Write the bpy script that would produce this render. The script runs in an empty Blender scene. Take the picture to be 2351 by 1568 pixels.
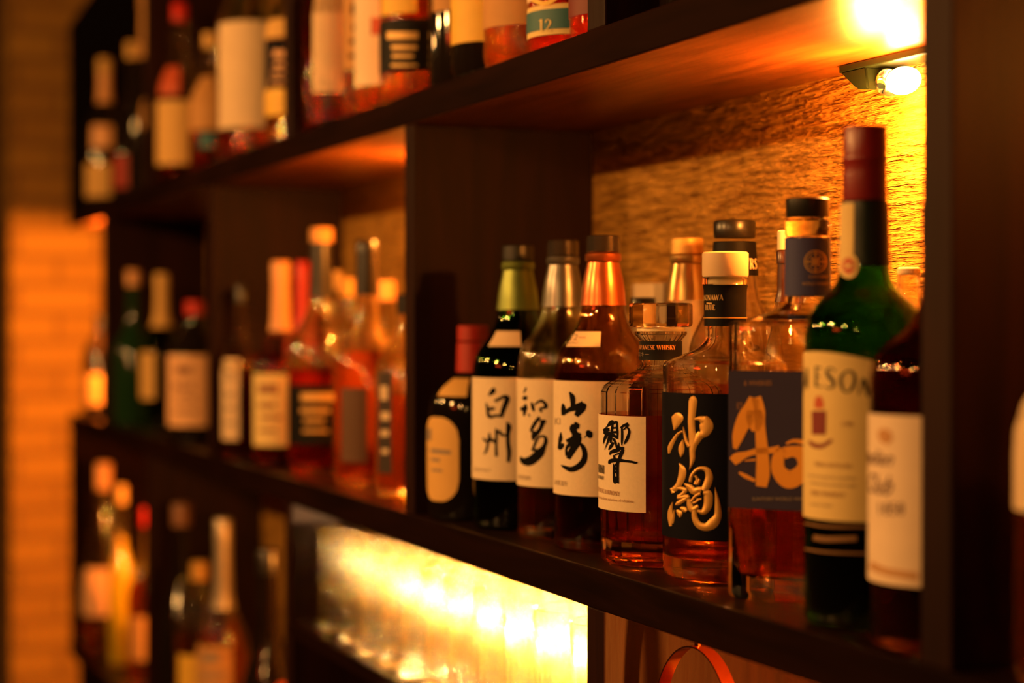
import bpy, bmesh, math, random
from mathutils import Vector, noise as mnoise
random.seed(7)
S = bpy.context.scene
COL = S.collection
PI = math.pi

# ------------------------------------------------------------------ camera, world, lights
F, CX, HY = 4200.0, 1175.5, 740.0            # focal length in px, image centre x, horizon y
TH = math.radians(22.3)                      # view axis swings 22.3 deg off the run of the shelf
CT, ST = math.cos(TH), math.sin(TH)
EYE = 1.4                                    # camera height
cam_d = bpy.data.cameras.new('camera'); cam = bpy.data.objects.new('camera', cam_d); COL.objects.link(cam)
cam.location = (0, 0, EYE)
pitch = math.atan((784 - HY) / F)
fw = Vector((-CT * math.cos(pitch), ST * math.cos(pitch), -math.sin(pitch)))
cam.rotation_euler = fw.to_track_quat('-Z', 'Y').to_euler()
cam_d.sensor_width = 36.0
cam_d.lens = F / 2351 * 36.0
cam_d.clip_start = 0.01
cam_d.dof.use_dof = True
cam_d.dof.focus_distance = 1.47
cam_d.dof.aperture_fstop = 2.8
S.camera = cam
S.view_settings.view_transform = 'Standard'
S.view_settings.look = 'None'
S.view_settings.gamma = 1.0
S.view_settings.exposure = 0.0
S.view_settings.use_curve_mapping = False
W = bpy.data.worlds.new('world'); S.world = W; W.use_nodes = True
W.node_tree.nodes['Background'].inputs[0].default_value = (1.0, 0.32, 0.07, 1)
W.node_tree.nodes['Background'].inputs[1].default_value = 0.012
cy = S.cycles
cy.max_bounces = 40; cy.transmission_bounces = 36; cy.glossy_bounces = 5; cy.diffuse_bounces = 4
cy.transparent_max_bounces = 24; cy.sample_clamp_indirect = 0.0; cy.blur_glossy = 1.0; cy.caustics_reflective = False
cy.use_denoising = True

WARM = (1.0, 0.31, 0.035)
ROOM = (1.0, 0.46, 0.12)
def point(name, loc, power, rad, col):
    d = bpy.data.lights.new(name, 'POINT'); d.energy = power; d.color = col; d.shadow_soft_size = rad
    o = bpy.data.objects.new(name, d); o.location = loc; COL.objects.link(o); return o
def area(name, loc, aim, power, sx, sy, col, spread=None):
    d = bpy.data.lights.new(name, 'AREA'); d.energy = power; d.color = col; d.shape = 'RECTANGLE'
    d.size = sx; d.size_y = sy
    if spread: d.spread = math.radians(spread)
    o = bpy.data.objects.new(name, d); o.location = loc
    o.rotation_euler = (Vector(aim) - Vector(loc)).to_track_quat('-Z', 'Y').to_euler(); COL.objects.link(o); return o
# pendant lamps over the bar, on the guests' side of the shelves
for i, (x, y, z, e) in enumerate([(0.35, -0.95, 1.98, 9), (-0.55, -0.95, 1.98, 24), (-1.45, -0.95, 1.98, 64), (-2.45, -0.95, 1.98, 64), (-3.6, -0.95, 1.98, 16)]):
    point('pendant_lamp_light', (x, y, z), e, 0.022, ROOM)
# red lamp further down the bar
area('red_lamp_light', (-1.0, -1.6, 1.95), (-1.3, 0.7, 1.4), 2.2, 0.5, 0.06, (1, 0.06, 0.01))
# lamps fixed under the shelves, one at the right of each compartment; the upper light is added
point('shelf_lamp_light', (-1.185, 0.783, 1.555), 7.0, 0.012, WARM)
point('shelf_lamp_light', (-2.105, 0.785, 1.560), 10, 0.014, WARM)
point('shelf_lamp_light', (-0.70, 0.800, 1.580), 2.5, 0.014, WARM)
point('shelf_lamp_light', (-3.735, 0.74, 1.580), 140, 0.014, WARM)
for x, y, e in ((-1.445, .790, 11), (-1.445, .700, 5), (-1.60, .790, 11), (-1.60, .705, 5), (-1.80, .790, 8), (-1.80, .705, 3.5), (-2.02, .785, 3)):
    point('glass_shelf_lamp_light', (x, y, 1.156), e, 0.008, (1.0, 0.64, 0.25))
point('low_shelf_lamp_light', (-2.36, 0.80, 1.12), 6, 0.012, WARM)
point('low_shelf_lamp_light', (-3.33, 0.79, 1.10), 18, 0.012, WARM)
point('low_shelf_lamp_light', (-0.95, 0.68, 1.06), 32.0, 0.010, WARM)
point('upper_added_light', (-1.62, 0.80, 1.98), 16, 0.014, WARM)  # added light with no known lamp, makes the upper bottle bases glow

# ------------------------------------------------------------------ pixels -> place
def dist(cx, Y):
    return Y / (ST + CT * (cx - CX) / F)
def spot(cx, z):
    a = (cx - CX) / F
    return (z * (-CT + ST * a), z * (ST + CT * a))
def hgt(y, z): return EYE + (HY - y) * z / F

# ------------------------------------------------------------------ materials
MATS = {}
def nodes(name):
    m = bpy.data.materials.new(name); m.use_nodes = True
    nt = m.node_tree; return m, nt, nt.nodes['Principled BSDF']
def setp(b, **k):
    for n, v in k.items():
        n = n.replace('_', ' ')
        if n in b.inputs:
            b.inputs[n].default_value = (*v, 1) if isinstance(v, tuple) and len(v) == 3 else v
def plain(name, col, rough=0.5, metal=0.0, vary=0.08, spec=0.5, bump=0.0, scale=60, coat=0.0):
    if name in MATS: return MATS[name]
    m, nt, b = nodes(name)
    setp(b, Roughness=rough, Metallic=metal, Specular_IOR_Level=spec, Coat_Weight=coat)
    tc = nt.nodes.new('ShaderNodeTexCoord'); nz = nt.nodes.new('ShaderNodeTexNoise')
    nz.inputs['Scale'].default_value = scale; nz.inputs['Detail'].default_value = 4
    nt.links.new(tc.outputs['Object'], nz.inputs['Vector'])
    mx = nt.nodes.new('ShaderNodeMix'); mx.data_type = 'RGBA'
    mx.inputs[6].default_value = (*[c * (1 - vary) for c in col], 1)
    mx.inputs[7].default_value = (*[min(1, c * (1 + vary)) for c in col], 1)
    nt.links.new(nz.outputs['Fac'], mx.inputs[0]); nt.links.new(mx.outputs[2], b.inputs['Base Color'])
    if bump:
        bp = nt.nodes.new('ShaderNodeBump'); bp.inputs['Strength'].default_value = bump; bp.inputs['Distance'].default_value = 0.0005
        nt.links.new(nz.outputs['Fac'], bp.inputs['Height']); nt.links.new(bp.outputs['Normal'], b.inputs['Normal'])
    MATS[name] = m; return m
def glass(name, col=(1, 1, 1), rough=0.0, ior=1.46, clear=0.0):
    if name in MATS: return MATS[name]
    m, nt, b = nodes(name)
    setp(b, Base_Color=col, Roughness=rough, IOR=ior, Transmission_Weight=1.0)
    if clear:                                # a share of straight-through light, as in thin walls
        tr = nt.nodes.new('ShaderNodeBsdfTransparent'); tr.inputs[0].default_value = (*col, 1)
        mx = nt.nodes.new('ShaderNodeMixShader'); mx.inputs[0].default_value = clear
        out = nt.nodes['Material Output']
        nt.links.new(b.outputs[0], mx.inputs[1]); nt.links.new(tr.outputs[0], mx.inputs[2]); nt.links.new(mx.outputs[0], out.inputs[0])
    MATS[name] = m; return m
def wood(name, dark, light, stretch, rough=0.38, bump=0.25, spec=0.45):
    m, nt, b = nodes(name)
    setp(b, Roughness=rough, Specular_IOR_Level=spec)
    tc = nt.nodes.new('ShaderNodeTexCoord'); mp = nt.nodes.new('ShaderNodeMapping'); mp.inputs['Scale'].default_value = stretch
    nt.links.new(tc.outputs['Object'], mp.inputs['Vector'])
    n1 = nt.nodes.new('ShaderNodeTexNoise'); n1.inputs['Scale'].default_value = 3.0; n1.inputs['Detail'].default_value = 8; n1.inputs['Distortion'].default_value = 1.2
    n2 = nt.nodes.new('ShaderNodeTexNoise'); n2.inputs['Scale'].default_value = 11.0; n2.inputs['Detail'].default_value = 5
    for n in (n1, n2): nt.links.new(mp.outputs[0], n.inputs['Vector'])
    cr = nt.nodes.new('ShaderNodeValToRGB')
    cr.color_ramp.elements[0].position = 0.32; cr.color_ramp.elements[0].color = (*dark, 1)
    cr.color_ramp.elements[1].position = 0.72; cr.color_ramp.elements[1].color = (*light, 1)
    nt.links.new(n1.outputs['Fac'], cr.inputs[0]); nt.links.new(cr.outputs[0], b.inputs['Base Color'])
    bp = nt.nodes.new('ShaderNodeBump'); bp.inputs['Strength'].default_value = bump; bp.inputs['Distance'].default_value = 0.002
    nt.links.new(n2.outputs['Fac'], bp.inputs['Height']); nt.links.new(bp.outputs[0], b.inputs['Normal'])
    return m
def grasscloth(name):
    m, nt, b = nodes(name)
    setp(b, Roughness=0.34, Specular_IOR_Level=0.5)
    tc = nt.nodes.new('ShaderNodeTexCoord'); mp = nt.nodes.new('ShaderNodeMapping'); mp.inputs['Scale'].default_value = (24, 24, 230)
    nt.links.new(tc.outputs['Object'], mp.inputs['Vector'])
    n1 = nt.nodes.new('ShaderNodeTexNoise'); n1.inputs['Scale'].default_value = 1.0; n1.inputs['Detail'].default_value = 3.5; n1.inputs['Roughness'].default_value = 0.65
    nt.links.new(mp.outputs[0], n1.inputs['Vector'])
    cr = nt.nodes.new('ShaderNodeValToRGB')
    cr.color_ramp.elements[0].color = (0.24, 0.095, 0.010, 1); cr.color_ramp.elements[1].color = (0.88, 0.46, 0.08, 1)
    cr.color_ramp.elements[0].position = 0.30; cr.color_ramp.elements[1].position = 0.66
    nt.links.new(n1.outputs['Fac'], cr.inputs[0]); nt.links.new(cr.outputs[0], b.inputs['Base Color'])
    bp = nt.nodes.new('ShaderNodeBump'); bp.inputs['Strength'].default_value = 1.0; bp.inputs['Distance'].default_value = 0.02
    nt.links.new(n1.outputs['Fac'], bp.inputs['Height']); nt.links.new(bp.outputs[0], b.inputs['Normal'])
    return m
def brick(name):
    m, nt, b = nodes(name)
    setp(b, Roughness=0.85)
    tc = nt.nodes.new('ShaderNodeTexCoord'); mp = nt.nodes.new('ShaderNodeMapping'); mp.inputs['Rotation'].default_value = (PI / 2, 0, PI / 2)
    nt.links.new(tc.outputs['Object'], mp.inputs['Vector'])
    sx = nt.nodes.new('ShaderNodeSeparateXYZ'); cb = nt.nodes.new('ShaderNodeCombineXYZ')
    nt.links.new(tc.outputs['Object'], sx.inputs[0]); nt.links.new(sx.outputs['Y'], cb.inputs[0]); nt.links.new(sx.outputs['Z'], cb.inputs[1])
    br = nt.nodes.new('ShaderNodeTexBrick'); br.inputs['Scale'].default_value = 1.0
    br.inputs['Brick Width'].default_value = 0.21; br.inputs['Row Height'].default_value = 0.075; br.inputs['Mortar Size'].default_value = 0.008
    br.inputs['Color1'].default_value = (0.40, 0.20, 0.025, 1); br.inputs['Color2'].default_value = (0.33, 0.155, 0.02, 1); br.inputs['Mortar'].default_value = (0.24, 0.11, 0.018, 1)
    nt.links.new(cb.outputs[0], br.inputs['Vector']); nt.links.new(br.outputs['Color'], b.inputs['Base Color'])
    bp = nt.nodes.new('ShaderNodeBump'); bp.inputs['Strength'].default_value = 0.6; bp.inputs['Distance'].default_value = 0.006; bp.invert = True
    nt.links.new(br.outputs['Fac'], bp.inputs['Height']); nt.links.new(bp.outputs[0], b.inputs['Normal'])
    return m
def emit(name, col, strength):
    m, nt, b = nodes(name)
    setp(b, Base_Color=(0.8, 0.7, 0.5), Emission_Color=col, Emission_Strength=strength)
    return m
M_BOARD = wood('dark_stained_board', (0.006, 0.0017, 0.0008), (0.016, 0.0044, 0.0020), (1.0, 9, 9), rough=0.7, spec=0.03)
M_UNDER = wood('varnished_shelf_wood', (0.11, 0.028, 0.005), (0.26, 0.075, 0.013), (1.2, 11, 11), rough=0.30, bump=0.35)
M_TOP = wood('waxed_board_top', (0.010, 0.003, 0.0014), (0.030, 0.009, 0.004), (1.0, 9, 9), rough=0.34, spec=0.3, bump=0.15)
M_POST = wood('dark_stained_upright', (0.010, 0.0022, 0.001), (0.024, 0.0055, 0.0024), (9, 9, 1.0), rough=0.55, spec=0.12)
M_CLOTH = grasscloth('grasscloth_panel')
M_BRICK = brick('old_brick')
M_BLACK = plain('black_plastic', (0.012, 0.010, 0.009), 0.32)
M_PAPER = plain('cream_paper', (0.82, 0.66, 0.46), 0.75, spec=0.2, bump=0.08, scale=350)
M_PAPER_W = plain('white_paper', (0.78, 0.58, 0.37), 0.75, spec=0.2)
M_INK = plain('black_ink', (0.003, 0.0025, 0.0025), 0.7, spec=0.08)

# ------------------------------------------------------------------ mesh helpers
def link(name, bm, mat, parent=None, smooth=True, flat_angle=None):
    me = bpy.data.meshes.new(name)
    bmesh.ops.recalc_face_normals(bm, faces=bm.faces[:])
    bm.to_mesh(me); bm.free()
    for p in me.polygons: p.use_smooth = smooth
    for m in (mat if isinstance(mat, (list, tuple)) else [mat]): me.materials.append(m)
    if smooth:
        try: me.set_sharp_from_angle(angle=math.radians(flat_angle or 40))
        except Exception: pass
    o = bpy.data.objects.new(name, me); COL.objects.link(o)
    if parent: o.parent = parent
    return o
def thing(name, label, cat, loc=(0, 0, 0), group=None, rz=0):
    o = bpy.data.objects.new(name, None); COL.objects.link(o)
    o.empty_display_size = 0.02; o.location = loc; o.rotation_euler = (0, 0, rz)
    o['label'] = label; o['category'] = cat
    if group: o['group'] = group
    return o
def box(bm, x0, x1, y0, y1, z0, z1, bev=0.0, mi=0):
    vs = [bm.verts.new(p) for p in ((x0, y0, z0), (x1, y0, z0), (x1, y1, z0), (x0, y1, z0), (x0, y0, z1), (x1, y0, z1), (x1, y1, z1), (x0, y1, z1))]
    fs = [bm.faces.new([vs[i] for i in q]) for q in ((0, 3, 2, 1), (4, 5, 6, 7), (0, 1, 5, 4), (1, 2, 6, 5), (2, 3, 7, 6), (3, 0, 4, 7))]
    for f in fs: f.material_index = mi
    if bev:
        es = list({e for f in fs for e in f.edges})
        bmesh.ops.bevel(bm, geom=es, offset=bev, segments=2, affect='EDGES', profile=0.5)
    return fs
def lathe(bm, prof, seg=48, shape=None):
    """prof: (r, z) from one end to the other; r = 0 closes on the axis.  shape(ang) scales the radius."""
    rings = []
    for r, z in prof:
        if r <= 1e-6: rings.append([bm.verts.new((0, 0, z))])
        else:
            ring = []
            for i in range(seg):
                t = 2 * PI * i / seg; k = shape(t) if shape else 1.0
                kx, ky = (k if isinstance(k, tuple) else (math.cos(t) * k, math.sin(t) * k))
                ring.append(bm.verts.new((r * kx, r * ky, z)))
            rings.append(ring)
    for A, B in zip(rings, rings[1:]):
        if len(A) == 1 and len(B) == 1: continue
        for i in range(seg):
            j = (i + 1) % seg
            if len(A) == 1: bm.faces.new((A[0], B[i], B[j]))
            elif len(B) == 1: bm.faces.new((A[i], B[0], A[j]))
            else: bm.faces.new((A[i], B[i], B[j], A[j]))
def rprof(prof, z):
    """outer radius at height z of a profile listed top -> bottom"""
    for (r0, z0), (r1, z1) in zip(prof, prof[1:]):
        lo, hi = min(z0, z1), max(z0, z1)
        if lo <= z <= hi and hi > lo:
            return r0 + (r1 - r0) * (z - z0) / (z1 - z0)
    return prof[-1][0]
def soften(prof, n=2):
    """Chaikin smoothing of an open profile"""
    for _ in range(n):
        q = [prof[0]]
        for a, b in zip(prof, prof[1:]):
            q.append((a[0] * .75 + b[0] * .25, a[1] * .75 + b[1] * .25)); q.append((a[0] * .25 + b[0] * .75, a[1] * .25 + b[1] * .75))
        q.append(prof[-1]); prof = q
    return prof
def wrap_patch(bm, rf, a0, a1, z0, z1, off=0.0003, th=0.00025, na=28, nz=6, arch=0.0, rnd=0.0, slant=0.0):
    """a sheet of paper glued round a bottle: rf(z) is the bottle's radius; arch bows the top edge, rnd rounds the corners"""
    def pt(i, j, d):
        u, v = i / na, j / nz
        lo, hi = z0, z1
        if arch: hi = z1 + arch * (1 - (2 * u - 1) ** 2)
        if rnd:
            e = min(u, 1 - u) * abs(a1 - a0) * rf(z0)
            if e < rnd: c = rnd - math.sqrt(max(0, rnd * rnd - (rnd - e) ** 2)); lo += c; hi -= c
        z = lo + (hi - lo) * v
        a = a0 + (a1 - a0) * u + slant * (1 - v) * (1 - u)
        r = rf(z) + off + d
        return bm.verts.new((r * math.cos(a), r * math.sin(a), z))
    O = [[pt(i, j, th) for j in range(nz + 1)] for i in range(na + 1)]
    I = [[pt(i, j, 0) for j in range(nz + 1)] for i in range(na + 1)]
    for i in range(na):
        for j in range(nz):
            bm.faces.new((O[i][j], O[i + 1][j], O[i + 1][j + 1], O[i][j + 1])); bm.faces.new((I[i][j], I[i][j + 1], I[i + 1][j + 1], I[i + 1][j]))
        bm.faces.new((O[i][0], I[i][0], I[i + 1][0], O[i + 1][0])); bm.faces.new((O[i][nz], O[i + 1][nz], I[i + 1][nz], I[i][nz]))
    for j in range(nz):
        bm.faces.new((O[0][j], O[0][j + 1], I[0][j + 1], I[0][j])); bm.faces.new((O[na][j], I[na][j], I[na][j + 1], O[na][j + 1]))
def catmull(pts, step):
    if len(pts) < 3:
        q = pts
    else:
        q = []
        P = [pts[0]] + list(pts) + [pts[-1]]
        for i in range(1, len(P) - 2):
            p0, p1, p2, p3 = P[i - 1], P[i], P[i + 1], P[i + 2]
            n = max(2, int(math.dist(p1[:2], p2[:2]) / step))
            for k in range(n):
                t = k / n
                q.append(tuple(0.5 * (2 * b + (c - a) * t + (2 * a - 5 * b + 4 * c - d) * t * t + (3 * b - a - 3 * c + d) * t ** 3) for a, b, c, d in zip(p0, p1, p2, p3)))
        q.append(pts[-1])
    return q
def strokes(bm, lst, fmap, base=0.0, dome=0.0, step=8, cross=4, fat=1.0):
    """brush strokes (x, y, width) laid on a surface; fmap(x, y, lift) -> point; dome raises the middle (embossed letters)"""
    for st in lst:
        q = catmull([tuple(p) for p in st], step)
        if len(q) == 2:
            n = max(2, int(math.dist(q[0][:2], q[1][:2]) / step)); a, b = q
            q = [tuple(a[k] + (b[k] - a[k]) * i / n for k in range(3)) for i in range(n + 1)]
        rows = []
        for i, p in enumerate(q):
            a, b = q[max(0, i - 1)], q[min(len(q) - 1, i + 1)]
            dx, dy = b[0] - a[0], b[1] - a[1]; L = math.hypot(dx, dy) or 1
            nx, ny = -dy / L, dx / L
            w = max(0.5, p[2]) * fat / 2; row = []
            for k in range(cross + 1):
                u = 2 * k / cross - 1
                row.append(bm.verts.new(fmap(p[0] + nx * w * u, p[1] + ny * w * u, base + dome * (1 - u * u))))
            rows.append(row)
        for A, B in zip(rows, rows[1:]):
            for k in range(cross):
                bm.faces.new((A[k], A[k + 1], B[k + 1], B[k]))
# a small serif alphabet: strokes on a unit-high letter (x0, y0, x1, y1, width) ; t thick, n thin
t_, n_ = .17, .07
def srf(x, y, w=.26): return [(x - w / 2, y, .045), (x + w / 2, y, .045)]
def ln(*a): return [(a[i], a[i + 1], a[-1]) for i in range(0, len(a) - 1, 2)]
GL = {
 'I': (.36, [ln(.18, 0, .18, 1, t_), srf(.18, .02), srf(.18, .98)]),
 'H': (.86, [ln(.19, 0, .19, 1, t_), ln(.67, 0, .67, 1, t_), ln(.19, .52, .67, .52, n_), srf(.19, .02), srf(.19, .98), srf(.67, .02), srf(.67, .98)]),
 'K': (.80, [ln(.19, 0, .19, 1, t_), ln(.22, .42, .68, .98, n_), ln(.36, .58, .70, .02, t_), srf(.19, .02), srf(.19, .98), srf(.66, .98), srf(.70, .02)]),
 'B': (.70, [ln(.19, 0, .19, 1, t_), [(.19, .97, n_), (.42, .96, n_), (.52, .76, .14), (.40, .55, n_), (.19, .54, n_)], [(.19, .54, n_), (.46, .52, n_), (.58, .28, .15), (.44, .04, n_), (.19, .03, n_)]]),
 'R': (.76, [ln(.19, 0, .19, 1, t_), [(.19, .97, n_), (.44, .96, n_), (.55, .74, .14), (.42, .52, n_), (.19, .51, n_)], ln(.36, .5, .68, .02, t_), srf(.19, .02), srf(.19, .98), srf(.68, .02, .16)]),
 'P': (.68, [ln(.19, 0, .19, 1, t_), [(.19, .97, n_), (.44, .96, n_), (.56, .73, .14), (.42, .48, n_), (.19, .47, n_)], srf(.19, .02), srf(.19, .98)]),
 'A': (.80, [ln(.08, 0, .40, 1, n_), ln(.40, 1, .70, 0, t_), ln(.2, .34, .58, .34, n_), srf(.08, .02, .2), srf(.70, .02, .24)]),
 'N': (.86, [ln(.16, 0, .16, 1, n_), ln(.14, .98, .68, .02, t_), ln(.70, 0, .70, 1, n_), srf(.16, .02, .2), srf(.70, .98, .2)]),
 'M': (1.0, [ln(.14, 0, .18, 1, n_), ln(.18, 1, .48, .08, t_), ln(.48, .08, .80, 1, n_), ln(.80, 1, .84, 0, t_), srf(.14, .02, .2), srf(.84, .02)]),
 'E': (.66, [ln(.19, 0, .19, 1, t_), ln(.19, .97, .55, .97, n_), ln(.19, .52, .45, .52, n_), ln(.19, .03, .58, .03, n_), ln(.55, .99, .55, .82, .05), ln(.58, .01, .58, .2, .05)]),
 'L': (.64, [ln(.19, 0, .19, 1, t_), ln(.19, .03, .56, .03, n_), ln(.57, .01, .57, .2, .05), srf(.19, .98)]),
 'T': (.70, [ln(.35, 0, .35, 1, t_), ln(.06, .97, .64, .97, n_), ln(.06, .99, .06, .8, .05), ln(.64, .99, .64, .8, .05), srf(.35, .02)]),
 'D': (.80, [ln(.19, 0, .19, 1, t_), [(.19, .97, n_), (.46, .94, .09), (.66, .5, t_), (.46, .06, .09), (.19, .03, n_)]]),
 'S': (.58, [[(.48, .82, .05), (.40, .95, n_), (.22, .95, .09), (.12, .76, .12), (.28, .55, .17), (.46, .36, .15), (.44, .1, .10), (.26, .03, n_), (.10, .18, .05)]]),
 'O': (.84, [[(.42, .98, n_), (.18, .82, .13), (.13, .5, t_), (.18, .18, .13), (.42, .02, n_), (.66, .18, .13), (.71, .5, t_), (.66, .82, .13), (.42, .98, n_)]]),
 'U': (.80, [[(.19, .98, t_), (.19, .35, t_), (.26, .08, .1), (.42, .02, n_), (.58, .1, n_), (.62, .35, n_), (.62, .98, n_)], srf(.19, .98), srf(.62, .98, .2)]),
 'W': (1.1, [ln(.08, 1, .32, 0, t_), ln(.32, 0, .54, .98, n_), ln(.54, .98, .78, 0, t_), ln(.78, 0, 1.0, 1, n_), srf(.08, .98, .24), srf(1.0, .98, .2)]),
 'Y': (.74, [ln(.08, 1, .38, .45, t_), ln(.66, 1, .38, .45, n_), ln(.38, .48, .38, 0, t_), srf(.08, .98, .24), srf(.66, .98, .2), srf(.38, .02)]),
 'V': (.74, [ln(.08, 1, .38, 0, t_), ln(.38, 0, .66, 1, n_), srf(.08, .98, .24), srf(.66, .98, .2)]),
 'J': (.44, [[(.24, 1, t_), (.24, .2, t_), (.16, -.05, .1), (.04, -.08, n_)], srf(.24, .98)]),
 '1': (.42, [ln(.22, 0, .22, 1, t_), ln(.22, .98, .08, .85, n_), srf(.22, .02, .3)]),
 '2': (.56, [[(.10, .72, .12), (.16, .93, .09), (.32, .96, n_), (.44, .78, .15), (.34, .45, .1), (.10, .06, n_), (.12, .05, .1), (.50, .06, .12)]]),
 ' ': (.38, []),
}
def serif(text, x, y, h, squeeze=1.0, slope=0.0, right=False):
    """stroke list for a line of serif capitals, in px, baseline at (x, y); y grows downward; right-aligned when asked"""
    tot = sum(GL[c][0] for c in text) * h * squeeze
    if right: x -= tot
    out = []; x0 = x
    for c in text:
        w, sts = GL[c]
        for st in sts:
            out.append([(x + px * h * squeeze, y - py * h + slope * (x + px * h * squeeze - x0), pw * h) for px, py, pw in st])
        x += w * h * squeeze
    return out
def font_mesh(bm, text, fmap, x, y, h, shear=0.0, squeeze=1.0, bold=0.0, right=False):
    cu = bpy.data.curves.new('t', 'FONT'); cu.body = text; cu.size = 1.0; cu.shear = shear; cu.offset = bold; cu.resolution_u = 3
    if right: cu.align_x = 'RIGHT'
    ob = bpy.data.objects.new('t', cu); COL.objects.link(ob)
    dg = bpy.context.evaluated_depsgraph_get(); me = bpy.data.meshes.new_from_object(ob.evaluated_get(dg))
    bpy.data.objects.remove(ob); bpy.data.curves.remove(cu)
    k = h / 0.7
    vs = [bm.verts.new(fmap(x + v.co.x * k * squeeze, y - v.co.y * k, 0.0)) for v in me.vertices]
    for p in me.polygons:
        try: bm.faces.new([vs[i] for i in p.vertices])
        except ValueError: pass
    bpy.data.meshes.remove(me)

# ------------------------------------------------------------------ the room
def struct(name, fn, mat):
    bm = bmesh.new(); fn(bm); o = link(name, bm, mat, smooth=False); o['kind'] = 'structure'; return o
YF, YB = 0.625, 0.832                        # front edge of the boards, face of the back panel
struct('floor', lambda b: box(b, -8, 1.5, -3, 1.0, -0.05, 0), plain('dark_floor', (0.03, 0.018, 0.012), 0.5))
struct('wall_back', lambda b: box(b, -8, 1.5, 0.86, 1.0, 0, 3.0), plain('dark_plaster', (0.10, 0.05, 0.03), 0.9))
struct('wall_left', lambda b: box(b, -8.1, -8, -3, 1.0, 0, 3.0), plain('dark_plaster', (0.10, 0.05, 0.03), 0.9))
struct('pillar', lambda b: box(b, -5.3, -5.0, 0.612, 0.858, 0, 3.0), M_BRICK)

# ------------------------------------------------------------------ the back bar shelving
unit = thing('shelving_unit', 'dark stained wooden back bar shelving with lit compartments full of bottles', 'shelving unit', (-2, 0.72, 0))
def upart(name, fn, mat, smooth=False):
    bm = bmesh.new(); fn(bm)
    for v in bm.verts: v.co -= Vector((-2, 0.72, 0))
    return link(name, bm, mat, unit, smooth=smooth)
XL, XR = -4.09, 0.10
ZM, ZU = 1.2, 1.638                          # tops of the middle and the upper board
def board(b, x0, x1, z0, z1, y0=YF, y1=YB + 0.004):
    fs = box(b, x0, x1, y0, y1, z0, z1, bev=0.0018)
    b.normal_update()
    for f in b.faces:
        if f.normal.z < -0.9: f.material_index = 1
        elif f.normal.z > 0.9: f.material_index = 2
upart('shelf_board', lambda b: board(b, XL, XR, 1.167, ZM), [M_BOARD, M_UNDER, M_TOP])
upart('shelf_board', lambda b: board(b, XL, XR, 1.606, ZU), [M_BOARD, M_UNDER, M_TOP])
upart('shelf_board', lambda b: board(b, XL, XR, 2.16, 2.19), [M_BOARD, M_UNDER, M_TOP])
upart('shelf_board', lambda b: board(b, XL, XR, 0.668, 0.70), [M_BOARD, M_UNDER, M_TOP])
upart('glass_shelf_board', lambda b: board(b, -2.279, -1.369, 0.998, 1.016), [M_BOARD, M_UNDER, M_TOP])
for x in (-0.899, -1.828, -2.747, -3.675):
    upart('upright', lambda b: box(b, x, x + 0.03, YF + 0.002, YB, ZM, 1.606, bev=0.0015), M_POST)
for x in (-1.369, -2.309, -3.245):
    upart('upright', lambda b: box(b, x, x + 0.034, YF + 0.003, YB, ZU, 2.16, bev=0.0015), M_POST)
    upart('upright', lambda b: box(b, x, x + 0.034, YF + 0.003, YB, 0.70, 1.167, bev=0.0015), M_POST)
upart('end_panel', lambda b: box(b, XL, XL + 0.03, YF + 0.001, YB, 0.70, 1.167, bev=0.0015), M_BOARD)
def endp(b):                                 # the end of the top tier, its front corner cut back at the top
    pts = [(YF + .001, ZU), (YB, ZU), (YB, 2.16), (0.70, 2.16), (YF + .001, 2.05)]
    A = [b.verts.new((XL, y, z)) for y, z in pts]; B = [b.verts.new((XL + 0.03, y, z)) for y, z in pts]
    b.faces.new(A); b.faces.new(B)
    for i in range(5): b.faces.new((A[i], A[(i + 1) % 5], B[(i + 1) % 5], B[i]))
upart('end_panel', endp, plain('black_panel', (0.004, 0.0025, 0.002), 0.85, spec=0.03))
upart('plinth', lambda b: box(b, XL, XR, YF + 0.02, YB, 0.0, 0.668), M_BOARD)
upart('back_panel', lambda b: box(b, -3.66, XR, YB + 0.0005, YB + 0.02, ZM, 1.606), M_CLOTH)
upart('back_panel', lambda b: box(b, XL, XR, YB + 0.0005, YB + 0.02, ZU, 2.16), M_CLOTH)
upart('back_panel', lambda b: box(b, XL, XR, YB + 0.0005, YB + 0.02, 0.70, 1.167), M_CLOTH)

# lamp under the upper board
lamp = thing('shelf_lamp', 'small glowing lamp clipped under the upper board behind the tall red-capped bottle', 'lamp', (-1.24, 0.812, 1.6056))
bm = bmesh.new(); box(bm, -0.020, 0.11, -0.012, 0.016, -0.006, 0.0, bev=0.001); link('base_strip', bm, plain('dark_green_metal', (0.02, 0.035, 0.02), 0.3, 0.6), lamp, smooth=False)
bm = bmesh.new(); bmesh.ops.create_uvsphere(bm, u_segments=20, v_segments=12, radius=0.0105)
for v in bm.verts: v.co = Vector((v.co.x * 1.7 + 0.055, v.co.y - 0.002, v.co.z - 0.0205))
link('bulb', bm, emit('bulb_glow', (1.0, 0.62, 0.22), 60), lamp)
bm = bmesh.new()                             # wedge-shaped housing left of the bulb
A = [bm.verts.new(p) for p in ((-0.020, -0.012, -0.005), (0.018, -0.012, -0.005), (0.022, -0.012, -0.024), (0.004, -0.012, -0.021))]
B = [bm.verts.new((v.co.x, 0.014, v.co.z)) for v in A]
bm.faces.new(A); bm.faces.new(B)
for i in range(4): bm.faces.new((A[i], A[(i + 1) % 4], B[(i + 1) % 4], B[i]))
bmesh.ops.bevel(bm, geom=bm.edges[:], offset=0.0015, segments=2, affect='EDGES')
link('housing', bm, plain('dark_green_metal', (0.02, 0.035, 0.02), 0.3, 0.6), lamp)
bm = bmesh.new(); lathe(bm, [(0, 0.0), (0.006, 0.0), (0.0125, 0.013), (0.0135, 0.014), (0.0125, 0.0145), (0.005, 0.002), (0, 0.0015)], 24)
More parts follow.
